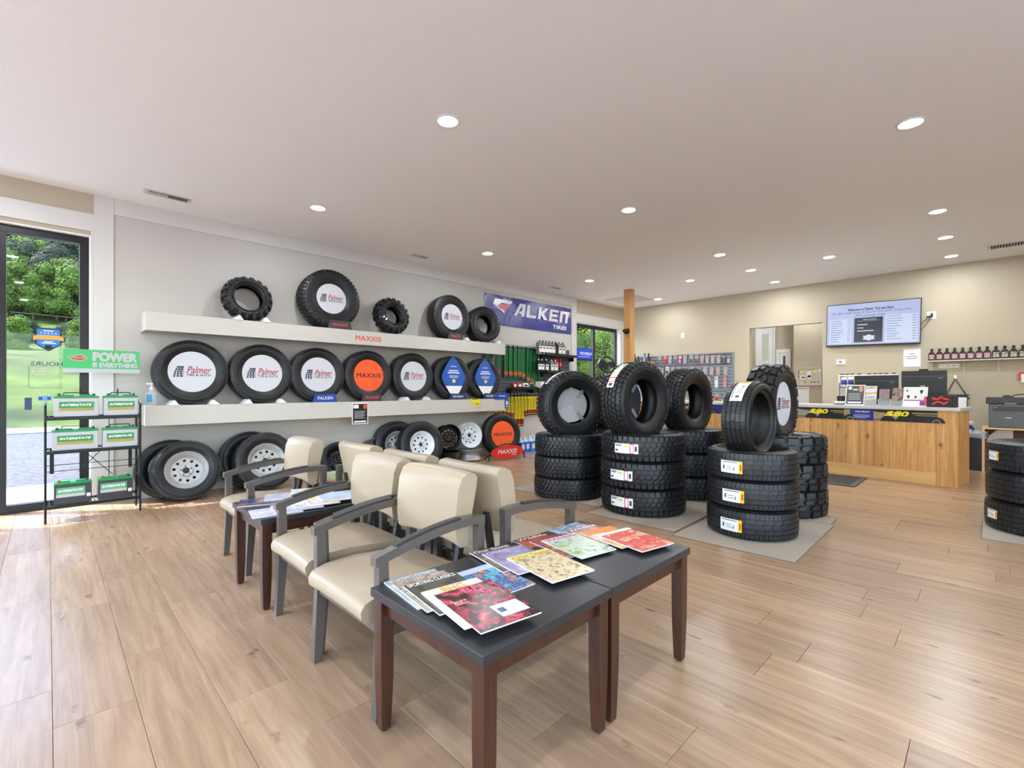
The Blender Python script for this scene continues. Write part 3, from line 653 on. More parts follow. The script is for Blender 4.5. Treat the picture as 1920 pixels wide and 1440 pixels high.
# ------------------------------------------------------------------ wheels and rims on the floor
RIMG = mat('silver painted steel rim', (188, 188, 186), .38, .25); RIMW = mat('white painted steel rim', (224, 230, 234), .3); RIMK = mat('gloss black steel rim', (16, 16, 17), .12, .2, coat=.6); HUBK = mat('hub dark', (46, 44, 42), .5)
def rim_parts(t, rr, wd, m, M, nh=10, tag_=None):
    h = wd * .5
    p = [(rr + .008, h), (rr + .010, h - .006), (rr - .004, h - .014), (rr - .012, h - .03), (rr - .04, h - .055), (rr - .045, -.2 * h), (rr - .02, -.5 * h), (rr - .008, -h + .02), (rr + .008, -h + .008), (rr + .008, -h)]
    q = [(r - .005, z) for r, z in p[::-1]]
    MB().lathe(p + q, 48, closed=True).build('barrel', m, t, M)
    r1 = rr - .043; z0 = h - .075
    holes = [circ(r1 * .105, 10, r1 * .72 * math.cos(2 * math.pi * (i + .5) / nh), r1 * .72 * math.sin(2 * math.pi * (i + .5) / nh)) for i in range(nh)] if nh else []
    fm = MB().shape([circ(r1, 48)] + holes + [circ(r1 * .46, 24)], z0 - .004, z0)
    fm.lathe([(r1 * .47, z0), (r1 * .40, z0 + .016), (r1 * .34, z0 + .018), (r1 * .21, z0 + .018), (r1 * .2, z0 + .008), (r1 * .2, z0 - .01)], 32)
    fm.lathe([(r1 * .9, z0), (r1 * .93, z0 + .008), (r1 * 1.0, z0 + .012)], 48)
    fm.f = [f for f in fm.f if len(f) < 20]; fm.m = fm.m[:len(fm.f)]; fm.s = fm.s[:len(fm.f)]
    fm.build('wheel_face', m, t, M)
    MB().lathe([(0, z0 + .03), (r1 * .12, z0 + .028), (r1 * .17, z0 + .018), (r1 * .19, z0 + .004), (r1 * .19, z0 - .03)], 20).build('hub', HUBK, t, M)
    MB().lathe([(0, -h * .3), (r1 * .98, -h * .3)], 40).build('brake_shadow_plate', INK, t, M) if False else None
    lug = None
    for i in range(5):
        a = 2 * math.pi * i / 5 + .3; Q = M @ T(r1 * .32 * math.cos(a), r1 * .32 * math.sin(a), z0 + .018)
        if lug is None: lug = MB().lathe([(0, .003), (.007, .0025), (.008, -.001)], 8).build('lug_hole', INK, t, Q).data
        else: put(lug, 'lug_hole', t, Q)
def wheel(Rr, rr, wd, loc, lab, m, yaw=270, tilt=0, roll=0, style='rib'):
    t, Mr, Mc = tyre(style, Rr, rr, wd, loc, lab, yaw, tilt, roll, 'mounted wheels leaning on the wall', name='wheel', cat='wheel')
    rim_parts(t, rr, wd * .82, m, Mc); return t
# spare tyres behind, then wheels
wheel(.335, .20, .205, (1.11, 6.30, .001), 'silver-rimmed trailer wheel at the left end, striped by sunlight', RIMG, 268, 16, .1)
wheel(.335, .20, .205, (1.00, 6.54, .001), 'wheel mostly hidden behind the leftmost silver wheel', RIMG, 268, 13, .6)
wheel(.355, .205, .215, (1.93, 6.28, .001), 'silver-rimmed wheel right of the leftmost one, behind the first chair', RIMG, 270, 13, .4)
wheel(.355, .205, .215, (1.83, 6.56, .001), 'wheel behind the second silver-rimmed wheel', RIMG, 270, 10, .9)
def bare_rim(rr, wd, loc, lab, m, yaw=270, tilt=0, roll=0, nh=10):
    Mr, Mc = tyre_frame(loc, yaw, tilt, roll, rr + .01, wd); t = thing('steel_rim', lab, 'rim', Mr, 'bare steel rims'); rim_parts(t, rr, wd, m, Mc, nh); return t
wheel(.245, .175, .15, (2.98, 6.55, .001), 'small black-rimmed wheel seen between the chair backs', RIMK, 262, 12, .2)
bare_rim(.235, .17, (3.58, 6.6, .001), 'bare grey primer rim leaning behind the third chair back', mat('grey primer rim', (128, 124, 118), .55, .3), 268, 12, 0, 8)
wheel(.37, .20, .225, (4.19, 6.28, .001), 'white-rimmed wheel below the middle of the lower shelf', RIMW, 262, 10, .3)
wheel(.37, .20, .225, (3.92, 6.56, .001), 'wheel tucked behind the white-rimmed wheel', RIMG, 262, 8, .7)
bare_rim(.205, .18, (4.80, 6.42, .02), 'gloss black rim lying flat on the floor', RIMK, None)
bare_rim(.21, .19, (4.84, 6.45, .205), 'gloss black rim standing on the lying black rim', RIMK, 262, 8, .2, 12)
bare_rim(.215, .18, (5.27, 6.42, .02), 'grey rim lying flat beside the black one', mat('grey painted rim', (160, 160, 160), .35, .4), None)
bare_rim(.215, .19, (5.29, 6.45, .205), 'white rim standing on the lying grey rim', RIMW, 260, 8, .1, 10)
t, Mr, Mc = tyre('rib', .395, .235, .2, (6.05, 6.42, .001), 'black tyre with an orange disc at the right end under the shelves', yaw=258, tilt=7, group='tyres under the shelves')
disc(Mr, Mc, .245, .085, 'orange disc in the tyre on the floor under the shelf end', 'orange')
t = thing('arched_sign_stand', 'red oval name board under a black arch on the floor', 'sign', T(5.78, 6.0, 0) @ RZ(R(-6)))
arc = [(.40 * math.cos(R(a)), 0, .28 * math.sin(R(a))) for a in range(0, 181, 12)]
MB().tube(arc, .013, 8).tube([(.33, 0, .14), (.33, .22, .01)], .012, 8).tube([(-.33, 0, .14), (-.33, .22, .01)], .012, 8).build('arch', BLACK, t)
MB().prism([(.36 * math.cos(R(a)), .115 * math.sin(R(a)) * (1.05 if math.sin(R(a)) > 0 else 1)) for a in range(0, 360, 10)], -.004, .004, FM((0, -.01, .135), (1, 0, 0), (0, 0, 1))).build('board', mat('red sign board', (222, 44, 36), .45), t)
MB().text('MAXXIS', .42, .075, FM((0, -.0145, .15), (1, 0, 0), (0, 0, 1)), .001, 0, bold=.01, shear=.15).text('TIRES', .12, .024, FM((.14, -.0145, .085), (1, 0, 0), (0, 0, 1)), .001, 0).build('lettering', WHITE, t)
# wall outlet under the shelf
def plate(name, lab, px, py, plane='Y', w=.075, h=.115, cat='outlet', kids=None, d=.006):
    if plane == 'Y': p = PY(px, py, WY); M = FM((p.x, WY - .009, p.z), (1, 0, 0), (0, 0, 1))
    else: p = PX(px, py, WXB); M = FM((WXB, p.y, p.z), (0, -1, 0), (0, 0, 1))
    t = thing(name, lab, cat, M); MB().prism(rrect(w, h, .006), 0, d).build('cover', WHITE, t, bevel=.0015)
    if kids: kids(t)
    return t
plate('power_outlet', 'white wall outlet with a black plug behind the second wheel', 527, 825, kids=lambda t: MB().prism(circ(.02, 12, 0, .02), .006, .03).prism(circ(.012, 10, 0, -.025), .006, .008).build('plug', BLACK, t))

# ------------------------------------------------------------------ stacks of tyres on carpet mats
CARP = mat('beige carpet mat', (178, 166, 150), .95, var=.12, scale=220, bump=.5, bscale=400, spec=.1)
def matx(cx, cy, w, d, a, lab, m=CARP, name='floor_mat', z=.008):
    t = thing(name, lab, 'mat', T(cx, cy, 0) @ RZ(R(a)), None)
    MB().box(-w / 2, w / 2, -d / 2, d / 2, 0, z).build('pile', m, t, bevel=.003)
    MB().box(-w / 2 - .004, w / 2 + .004, -d / 2 - .004, -d / 2, 0, z * .9).box(-w / 2 - .004, w / 2 + .004, d / 2, d / 2 + .004, 0, z * .9).box(-w / 2 - .004, -w / 2, -d / 2, d / 2, 0, z * .9).box(w / 2, w / 2 + .004, -d / 2, d / 2, 0, z * .9).build('edge_binding', mat('brown binding', (120, 104, 86), .9), t)
matx(4.66, 3.55, 1.05, 1.3, 0, 'beige carpet mat under the left rear tyre stacks')
matx(4.55, 2.42, 1.35, .92, 2, 'beige carpet mat under the middle tyre stacks')
matx(5.3, 2.43, .14, .9, 2, 'narrow dark-edged strip of carpet behind the middle mat')
matx(4.45, 1.46, 1.30, .92, 1, 'beige carpet mat under the ribbed tyre stack')
matx(5.24, 1.47, .26, .86, 1, 'carpet mat end showing right of the mud tyre stack')
matx(6.15, -.40, 1.2, .92, 0, 'carpet mat under the tyre stack at the right edge')
STACKS = [  # px of centre, depth of centre, style, R, rim r, width, labels, where, n
    ('at', .405, .21, .242, (1066, 5.60), 'left-hand all-terrain stack', None),
    ('at', .425, .225, .268, (1204, 4.93), 'centre all-terrain stack with white labels', 'r'),
    ('at', .40, .21, .262, (1290, 5.60), 'dark stack behind the centre stack', None),
    ('street', .362, .235, .245, (1408, 4.15), 'ribbed tyre stack with yellow-ended labels', 'y'),
    ('mud', .42, .21, .262, (1462, 4.90), 'deep-lugged mud tyre stack', None),
    ('at', .40, .21, .25, (1155, 6.15), 'farthest stack behind the left-hand one', None),
    ('street', .40, .24, .262, (1968, 4.08), 'stack cut off by the right edge of the photo', 'y2'),
]
def PD(px, D, z=0):
    d = ray(px, CY) * D; return Vector((d.x, d.y, z))
TOPZ = {}
for k, (st, r, rr, wd, (px, D), nm, stick) in enumerate(STACKS):
    c = PD(px, D, .008); cama = math.atan2(-c.y, -c.x)
    for i in range(3):
        jx, jy = random.uniform(-.008, .008), random.uniform(-.008, .008)
        s_ = None
        if stick == 'r':
            ca = cama - (.50, .50, .38)[i]; s_ = ('r', ca - .30, ca + .28, -.42, .40)
        elif stick == 'y': ca = cama - (.43, .40, .42)[i]; s_ = ('y', ca - .26, ca + .24, -.60, .38)
        elif stick == 'y2' and i != 1: s_ = ('y', cama - 1.15, cama - .85, -.3, .4)
        gap = wd * .985
        tyre(st, r, rr, wd, (c.x + jx, c.y + jy, c.z + i * gap), f"{('bottom', 'middle', 'top')[i]} lying tyre of the {nm}", None, 0, random.random() * 6, 'lying tyres in floor stacks', s_)
    TOPZ[k] = c.z + 2 * gap + wd; 
def top_tyre(k, style, r, rr, wd, yaw, lab, px, D, sink, stick=None, roll=0, tilt=0, insert=None):
    c = PD(px, D, TOPZ[k] - sink)
    t, Mr, Mc = tyre(style, r, rr, wd, c, lab, yaw, tilt, roll, 'tyres standing on the stacks', stick); return Mr, Mc
Mr, Mc = top_tyre(0, 'at', .405, .215, .25, 246, 'standing tyre with a grey board on the left-hand stack', 1070, 5.60, .075, ('r', R(98), R(142), -.35, .3))
disc(Mr, Mc, .20, .03, 'plain grey board back seen inside the left standing tyre', 'blank')
Mr, Mc = top_tyre(1, 'at', .41, .225, .275, 262, 'standing tyre with a white tread label on the centre stack', 1193, 4.93, .09, ('r', R(112), R(160), .2, -.55))
t_ = disc(Mr, Mc, .222, -.12, 'dark board inside the centre standing tyre', 'blank'); 
for o in t_.children:
    if o.name.startswith('board') or o.name.startswith('folded'): o.data.materials.clear(); o.data.materials.append(mat('dark board back', (62, 62, 66), .5))
top_tyre(2, 'at', .395, .205, .26, 264, 'standing tyre left open on the dark rear stack', 1288, 5.62, .08)
top_tyre(3, 'street', .335, .235, .235, 266, 'low-profile ribbed tyre standing on the ribbed stack', 1406, 4.15, .09, ('y', R(150), R(104), .55, -.5))
Mr, Mc = top_tyre(4, 'mud', .41, .215, .28, 268, 'mud tyre with a white disc standing on the mud tyre stack', 1447, 4.95, .10)
disc(Mr, Mc, .235, .11, 'white shop disc with rounded corners in the mud tyre', 'shop')
top_tyre(5, 'at', .39, .205, .26, 255, 'all-terrain tyre standing behind the centre standing tyre', 1150, 6.15, .07)

# ------------------------------------------------------------------ guest chairs
VIN = mat('cream vinyl', (174, 157, 132), .34, var=.03, scale=3, bump=.04, bscale=250, spec=.5)
CFR = mat('taupe grey metal frame', (92, 86, 80), .34, .2, coat=.3); PAD = mat('dark arm pad', (52, 49, 47), .45)
FYZ = Matrix(((0, 0, 1, 0), (1, 0, 0, 0), (0, 1, 0, 0), (0, 0, 0, 1)))   # prism: (y, z) outline, thickness along x
def chair_proto():
    t = thing('guest_chair', 'cream vinyl guest chair with grey frame', 'chair', I4, 'back-to-back guest chairs')
    def slab(loop, xs, cur, name, flare=0):
        m = MB(); n = len(loop); vs = []
        for x in xs:
            e = abs(x) / max(xs)
            for (y, z) in loop: vs.append((x, y + cur * e * e, z - flare * e ** 4))
        fs = [(i * n + j, i * n + (j + 1) % n, (i + 1) * n + (j + 1) % n, (i + 1) * n + j) for i in range(len(xs) - 1) for j in range(n)]
        m.add(vs, fs, 0, None, True); m.add(vs, [tuple(range(n)), tuple(range((len(xs) - 1) * n + n - 1, (len(xs) - 1) * n - 1, -1))])
        o = m.build(name, VIN, t, bevel=.014, seg=3); return o
    xs = [-.24 + .48 * i / 10 for i in range(11)]
    slab([(-.315, .385), (-.30, .365), (.20, .355), (.215, .37), (.215, .43), (.10, .445), (-.10, .462), (-.24, .458), (-.30, .44), (-.318, .415)], xs, 0, 'seat', .006)
    slab([(.185, .545), (.20, .54), (.235, .545), (.245, .60), (.262, .70), (.285, .80), (.292, .845), (.275, .865), (.235, .868), (.20, .85), (.178, .80), (.165, .70), (.165, .62), (.172, .56)], xs, -.028, 'backrest', .004)
    for s_ in (-1, 1):
        x0, x1 = (s_ * .293, s_ * .255) if s_ < 0 else (.255, .293)
        MB().prism([(-.285, 0), (-.250, 0), (-.222, .33), (-.232, .605), (-.272, .605), (-.270, .33)], x0, x1, FYZ).build('front_leg', CFR, t, bevel=.003)
        MB().prism([(.285, 0), (.318, 0), (.260, .34), (.260, .655), (.222, .655), (.222, .34)], x0, x1, FYZ).build('rear_leg', CFR, t, bevel=.003)
        n = 12; top = [(-.285 + i * .547 / n, .618 + .064 * math.sin(math.pi * .62 * i / n) ** 1.0) for i in range(n + 1)]
        top[-1] = (.262, top[-1][1]); bot = [(y, z - .036) for y, z in top[::-1]]
        MB().prism(top + bot, x0 - .0015, x1 + .0015, FYZ).build('armrest', CFR, t, bevel=.004)
        pt = [(y, z + .009) for y, z in top[2:10]]; MB().prism(pt + [(y, z - .002) for y, z in top[2:10][::-1]], x0 + .004, x1 - .004, FYZ).build('arm_pad', PAD, t, bevel=.003)
        MB().prism([(-.225, .30), (.23, .30), (.23, .345), (-.225, .345)], x0 + .008, x1 - .008, FYZ).build('side_rail', CFR, t, bevel=.003)
        MB().prism([(.18, .30), (.21, .30), (.245, .50), (.262, .64), (.245, .64), (.215, .50)], s_ * .15 - .014, s_ * .15 + .014, FYZ).build('back_support', PAD, t, bevel=.002)
    MB().box(-.255, .255, -.262, -.235, .315, .36).build('front_rail', CFR, t, bevel=.003)
    MB().box(-.255, .255, .19, .215, .30, .355).build('rear_rail', CFR, t, bevel=.003)
    return t
ch = chair_proto()
L_, Rr_ = RZ(R(-90)), RZ(R(90))
chairs = [(T(1.150, 1.905, 0) @ RZ(R(-89)), 'cream guest chair facing left, nearest, beside the front table'),
          (T(1.178, 2.497, 0) @ L_, 'cream guest chair facing left, second from the front table'),
          (T(1.225, 3.775, 0) @ L_, 'cream guest chair facing left at the far end beyond the magazine table'),
          (T(1.800, 1.905, 0) @ Rr_, 'cream guest chair facing the tyre stacks, its arm beside the front table'),
          (T(1.800, 2.510, 0) @ Rr_, 'cream guest chair facing away, middle of the right-hand row'),
          (T(1.800, 3.160, 0) @ Rr_, 'cream guest chair facing away, far end of the right-hand row')]
for i, (M, lb) in enumerate(chairs):
    if i == 0: ch.matrix_local = M; ch['label'] = lb
    else: dup(ch, M, lb)

# ------------------------------------------------------------------ side tables
WAL = wood('walnut stained wood', (78, 44, 29), (50, 27, 18), rough=.32, grain=(40, 40, 2), spec=.5, bump=.03); TOPK = mat('charcoal laminate', (44, 44, 46), .34, var=.05, scale=200)
def table(x0, x1, y0, y1, lab, first=[None]):
    cx, cy = (x0 + x1) / 2, (y0 + y1) / 2; w, d = x1 - x0, y1 - y0
    if first[0] is None or True:
        t = thing('side_table', lab, 'table', T(cx, cy, 0), 'low magazine tables')
        MB().box(-w / 2, w / 2, -d / 2, d / 2, .488, .52).build('tabletop', TOPK, t, bevel=.003)
        a, b = w / 2 - .03, d / 2 - .03
        for (p, q) in (((-a, -b, a, -b + .02)), ((-a, b - .02, a, b))) and [((-a, -b), (a, -b + .02)), ((-a, b - .02), (a, b)), ((-a, -b), (-a + .02, b)), ((a - .02, -b), (a, b))]:
            MB().box(p[0], q[0], p[1], q[1], .425, .488).build('apron', WAL, t, bevel=.002)
        lm = None
        for sx in (-1, 1):
            for sy in (-1, 1):
                M = T(sx * (w / 2 - .036), sy * (d / 2 - .036), 0)
                if lm is None: 
                    lm = MB(); vs = [(x * k, y * k, z) for z, k in ((.008, .68), (.05, .76), (.20, .94), (.488, 1)) for x, y in ((-.026, -.026), (.026, -.026), (.026, .026), (-.026, .026))]
                    lm.add(vs, [(3, 2, 1, 0), (12, 13, 14, 15)] + [(i * 4 + j, i * 4 + (j + 1) % 4, i * 4 + 4 + (j + 1) % 4, i * 4 + 4 + j) for i in range(3) for j in range(4)])
                    lm = lm.cyl((0, 0, 0), (0, 0, .008), .012).build('leg', WAL, t, M).data
                else: put(lm, 'leg', t, M)
        return t
table(.845, 1.468, .972, 1.602, 'dark low table in the foreground with walnut legs, left of the pair')
table(1.474, 2.112, .975, 1.602, 'dark low table in the foreground, right of the pair')
table(.845, 1.46, 2.85, 3.42, 'dark low table between the second and third left-facing chairs')
table(1.56, 2.17, 3.50, 4.10, 'dark low table behind the chair backs in the right-hand row')

# ------------------------------------------------------------------ magazines
def magazine(cx, cy, z, a, w, h, m, lab, title=None, tcol=WHITE, th=.005, tw=.9, thh=.16, ty=.40, curl=0, extra=None, band=None):
    """title edge is at +Y of the magazine; cover faces up"""
    t = thing('magazine', lab, 'magazine', T(cx, cy, z) @ RZ(R(a)), 'magazines on the low tables')
    MB().box(-w / 2 + .001, w / 2 - .001, -h / 2 + .001, h / 2 - .001, 0, th - .0006).build('pages', PAPER, t)
    n = 6; vs = []
    for i in range(n + 1):
        for q in range(n + 1):
            u, v = i / n, q / n; zz = th + curl * max(0, v - .5) ** 2 * 4 * u; vs.append((-w / 2 + w * u, -h / 2 + h * v, zz))
    MB().add(vs, [(i * (n + 1) + q, (i + 1) * (n + 1) + q, (i + 1) * (n + 1) + q + 1, i * (n + 1) + q + 1) for i in range(n) for q in range(n)], 0, None, True).build('cover', m, t)
    zt = th + .0004 + curl * .0
    if band: MB().box(-w / 2, w / 2, h * .5 - h * band[0], h * .5, zt - .0002, zt + .0001).build('title_band', band[1], t)
    if title:
        k = MB(); ls = title.split('|')
        for j, s_ in enumerate(ls): k.text(s_, w * tw * (1 if len(ls) == 1 else (.7, .32)[j]), h * thh, T(w * (.0 if len(ls) == 1 else (.1, .22)[j]), h * (ty - j * thh * 1.0), zt), .0006, 0, bold=.008)
        k.build('title', tcol, t)
    if extra: extra(t, w, h, zt)
    return t
def addr(t, w, h, z):
    MB().box(-.005, .098, -h * .36, -h * .36 + .08, z, z + .0006).build('address_label', PAPER, t)
    MB().box(.005, .03, -h * .36 + .025, -h * .36 + .055, z + .0007, z + .001).build('picture', mat('label picture', (90, 100, 130), .5), t)
    k = MB(); k.text('Stand &', .05, .016, T(-w * .28, h * .20, z), .0006).text('Deliver', .05, .016, T(-w * .28, h * .14, z), .0006); k.build('headline', mat('pale headline', (226, 214, 210), .5), t)
BHGC = cover('flowers cover', [(34, 24, 28), (44, 28, 34), (60, 32, 40), (150, 40, 62), (206, 84, 104), (232, 160, 140)], 15, 1)
PINKT = mat('pink title', (240, 110, 140), .4)
zt0 = .5205
SCm = cover('sporting cover pale', [(120, 140, 150), (160, 176, 182), (196, 204, 204), (110, 120, 120)], 8, 3)
SC2 = cover('sporting cover brown', [(96, 98, 90), (150, 146, 132), (186, 176, 156), (70, 70, 64)], 8, 5)
SC3 = cover('sporting cover dark', [(50, 54, 48), (92, 90, 76), (60, 66, 60)], 8, 7)
CRM = cover('cream cover', [(232, 218, 196), (242, 230, 214), (222, 190, 150)], 6, 9)
BLU = cover('diner cover', [(150, 132, 110), (210, 150, 90), (40, 80, 150), (120, 190, 210), (90, 80, 70)], 12, 11)
OS1 = cover('state cover dark', [(90, 60, 50), (120, 110, 90), (160, 150, 120)], 8, 13); OS2 = cover('state cover violet', [(120, 110, 150), (160, 150, 180), (200, 190, 200)], 8, 15)
OS3 = cover('state cover crowd', [(90, 80, 84), (190, 160, 120), (214, 196, 150), (226, 206, 170), (120, 104, 96), (200, 170, 110)], 16, 17)
WLD = cover('wildlife cover', [(24, 22, 22), (60, 44, 40), (210, 90, 50), (30, 26, 26)], 8, 19); GRN = cover('garden cover', [(90, 140, 110), (150, 180, 110), (206, 214, 190), (120, 150, 140), (170, 200, 70)], 10, 21)
WHT = cover('winter cover', [(230, 234, 240), (180, 196, 214), (110, 130, 160), (214, 210, 206)], 9, 23); FOD = cover('food cover', [(236, 226, 220), (226, 110, 96), (214, 84, 80), (240, 190, 150), (90, 110, 90)], 9, 25)
BRN = cover('truck cover', [(170, 160, 150), (110, 112, 116), (210, 130, 60), (220, 210, 200)], 10, 27)
ORB = mat('orange band', (240, 140, 40), .4); NAV = mat('navy print', (40, 60, 110), .5)
magazine(.990, 1.452, zt0, -6, .215, .275, SCm, 'pale blue magazine at the bottom of the left fan, nearest the chair', 'SPORTING CLASSICS', PAPER, thh=.09, ty=.43)
magazine(.995, 1.400, zt0 + .006, -7, .215, .275, SC2, 'brown-titled magazine second in the left fan', 'SPORTING CLASSICS', mat('salmon title', (226, 180, 150), .5), thh=.09, ty=.43)
magazine(1.005, 1.345, zt0 + .012, -7, .215, .275, SC3, 'dark magazine with a white title in the middle of the left fan', 'SPORTING CLASSICS', PAPER, thh=.10, ty=.43)
magazine(1.010, 1.222, zt0 + .018, -9, .225, .305, CRM, 'cream magazine with an orange title under the red flower magazine', 'BHG', mat('amber title', (236, 176, 80), .5), thh=.17, ty=.40, tw=.4)
magazine(1.020, 1.160, zt0 + .024, -9, .225, .305, BHGC, 'dark red flower magazine with a white address label on top', 'BH|G', PINKT, thh=.13, ty=.40, extra=addr, tw=.5)
magazine(1.214, 1.335, zt0, -4, .185, .27, BLU, 'magazine with a blue and orange picture right of the flower magazine', None, band=(.16, mat('pale blue band', (190, 205, 235), .4)))
magazine(1.395, 1.46, zt0 + .006, -10, .20, .27, OS1, 'dark magazine at the bottom of the middle fan', 'Our State', PAPER, thh=.10, ty=.42)
magazine(1.415, 1.395, zt0 + .0115, -10, .205, .275, OS2, 'violet magazine in the middle fan', 'Our State', mat('lilac title', (210, 190, 226), .5), thh=.11, ty=.42)
magazine(1.445, 1.255, zt0 + .017, -10, .215, .30, OS3, 'crowded-picture magazine on top of the middle fan', 'Our State', mat('orange title', (230, 130, 60), .5), thh=.11, ty=.41, band=(.15, mat('lime band', (206, 214, 120), .5)), th=.006)
magazine(1.665, 1.47, zt0, -8, .20, .25, WLD, 'black wildlife magazine at the back of the front tables', 'Wildlife', PAPER, thh=.11, ty=.41)
magazine(1.700, 1.385, zt0 + .0056, -8, .20, .27, cover('red rim cover', [(200, 90, 60), (120, 60, 50), (230, 200, 180)], 10, 31), 'reddish magazine under the green one', None, th=.004)
magazine(1.730, 1.330, zt0 + .0112, -10, .21, .28, GRN, 'green garden magazine in the fan on the right front table', 'Wildlife', mat('wine title', (150, 70, 90), .5), thh=.10, ty=.42, band=(.16, mat('rose band', (222, 200, 204), .5)))
magazine(1.930, 1.47, zt0, -6, .215, .25, WHT, 'white and blue magazine at the back corner of the right front table', None)
magazine(1.945, 1.37, zt0 + .0056, -8, .21, .27, BRN, 'grey magazine with a light title below the orange-banded one', 'Wildlife', PAPER, thh=.10, ty=.42)
magazine(1.960, 1.28, zt0 + .0112, -9, .21, .27, cover('burger cover', [(240, 200, 120), (220, 120, 60), (250, 240, 230)], 8, 33), 'orange-banded magazine under the red food magazine', None, band=(.22, ORB))
magazine(1.975, 1.185, zt0 + .0168, -11, .215, .285, FOD, 'red and white food magazine at the right corner of the front tables', None, band=(.10, PAPER))
# magazines on the second table pair
q = [(.99, 3.30, 'dark magazine with an orange picture at the far left corner of the second table', cover('night cover', [(30, 32, 44), (70, 80, 120), (210, 140, 80)], 9, 41)), (1.15, 3.33, 'pale magazine beside the dark one on the second table', cover('pale a', [(220, 222, 230), (150, 160, 190)], 9, 43)), (1.32, 3.34, 'white magazine near the third chair on the second table', cover('pale b', [(236, 236, 236), (190, 190, 200)], 9, 44)),
     (.965, 2.98, 'magazine with pale cover at the near corner of the second table', cover('pale c', [(226, 228, 240), (200, 190, 210), (236, 236, 240)], 9, 45)), (1.09, 2.99, 'violet and white magazine in the near row of the second table', cover('pale d', [(220, 220, 240), (180, 170, 200)], 9, 46)), (1.20, 3.00, 'yellow-banded magazine in the near row of the second table', cover('yel e', [(236, 226, 60), (240, 240, 240), (120, 150, 190)], 7, 47)), (1.30, 3.02, 'white magazine with a red mark beside the yellow-banded one', cover('yel f', [(244, 200, 80), (240, 240, 240), (210, 60, 60)], 7, 48)), (1.385, 3.04, 'light blue magazine closest to the second chair back', cover('blue g', [(170, 200, 230), (220, 230, 240)], 8, 49))]
for i, (x, y, lb, m) in enumerate(q): magazine(x, y, zt0 + .0057 * (i % 3 if i < 3 else (i - 3) % 5), 80 if i > 2 else 70, .205, .27, m, lb)
q = [(1.66, 3.97, 'white magazine on the rear table of the right-hand row', WHT, 20), (1.73, 3.88, 'grey-white magazine under the white one on the rear table', SCm, 15), (1.60, 3.70, 'orange-red magazine on the rear table', cover('oran', [(220, 90, 60), (230, 130, 90)], 6, 50), -20), (1.70, 3.72, 'green magazine on the rear table', cover('gree', [(120, 180, 90), (160, 200, 120), (220, 220, 200)], 6, 51), -25)]
for i, (x, y, lb, m, a) in enumerate(q): magazine(x, y, zt0 + .006 * i, a, .21, .275, m, lb, th=.006)

# ------------------------------------------------------------------ battery rack and batteries
rx0, rx1, ry0, ry1 = -.017, .675, 6.12, 6.44
t = thing('battery_rack', 'black wire battery rack with three shelves by the glazed entrance', 'rack', T(rx0, ry0, 0)); RW, RD = rx1 - rx0, ry1 - ry0
for x in (0, RW):
    MB().cyl((x, 0, 0), (x, 0, 1.10), .009, None, 8).build('post', BLKM, t)
    MB().cyl((x, RD, 0), (x, RD, 1.12), .009, None, 8).build('post', BLKM, t)
    m = MB()
    for z in (.10, .19, .36, .52, .68, .84, 1.0): m.cyl((x, 0, z), (x, RD, z), .004, None, 6)
    for y in (.1, .2): m.cyl((x, y, .1), (x, y, 1.0), .003, None, 6)
    m.tube([(x, RD, 1.1), (x, RD * .6, 1.13), (x, .0, 1.08)], .005, 6).build('side_grid', BLKM, t)
zs = [PY(170, 780, ry0).z, PY(170, 841, ry0).z, PY(170, 940, ry0).z]
for z in zs:
    sh = MB().box(0, RW, -.008, .008, z - .032, z).build('shelf_bar', BLKM, t, bevel=.003)
    m = MB().box(0, RW, RD - .006, RD + .006, z - .02, z)
    for i in range(13): m.cyl((RW * (i + .5) / 13, 0, z - .006), (RW * (i + .5) / 13, RD, z - .006), .0035, None, 5)
    tag(m.build('shelf_wires', BLKM, sh), kind='stuff')
m = MB()
for z in (.02 + .12, .44, .50): m.cyl((0, RD, z), (RW, RD, z), .0035, None, 6)
m.cyl((RW * .36, RD, .14), (RW * .36, RD, 1.0), .0035, None, 6).cyl((RW * .68, RD, .14), (RW * .68, RD, 1.0), .0035, None, 6).cyl((.46, RD + .01, .68), (.24, RD + .01, .42), .004, None, 6).cyl((.28, RD + .005, .62), (.5, RD + .005, .36), .004, None, 6)
m.build('back_grid', BLKM, t)
MB().box(.03, .06, RD - .012, RD, .42, .66).box(RW - .065, RW - .035, RD - .012, RD, .42, .66).build('rear_bracket', BLKM, t)
GRN_ = mat('battery green', (24, 140, 72), .35); BWH = mat('battery grey white case', (188, 188, 190), .4); BBK = mat('battery dark case', (52, 52, 56), .4); GOLD = mat('label gold', (176, 150, 70), .4); LGR = mat('label sage', (96, 170, 120), .4); SIL = mat('label silver', (190, 190, 184), .4)
PGR = mat('sign green', (72, 184, 106), .5); PRED = mat('sign emblem red', (190, 60, 50), .5)
s0, s1_ = PY(118, 650, ry1), PY(262, 702, ry1); sw, sh_ = s1_.x - s0.x, .235
Ms = FM(((s0.x + s1_.x) / 2 - rx0, RD + .0, (PY(118, 650, ry1).z + PY(118, 698, ry1).z) / 2 - .008), (1, 0, 0), (0, 0, 1))
sp = MB().box(-sw / 2, sw / 2, -sh_ / 2, sh_ / 2, -.012, 0, M=Ms).build('sign_panel', BWH, t)
MB().box(-sw / 2, sw / 2, -sh_ * .32, sh_ / 2, 0, .001, M=Ms).build('green_field', PGR, sp)
MB().text('POWER', sw * .60, sh_ * .42, Ms @ T(sw * .165, sh_ * .20, .0012), .0008, 0, bold=.06).text('IS EVERYTHING', sw * .60, sh_ * .22, Ms @ T(sw * .165, -sh_ * .16, .0012), .0008, 0, bold=.05).build('lettering', BWH, sp)
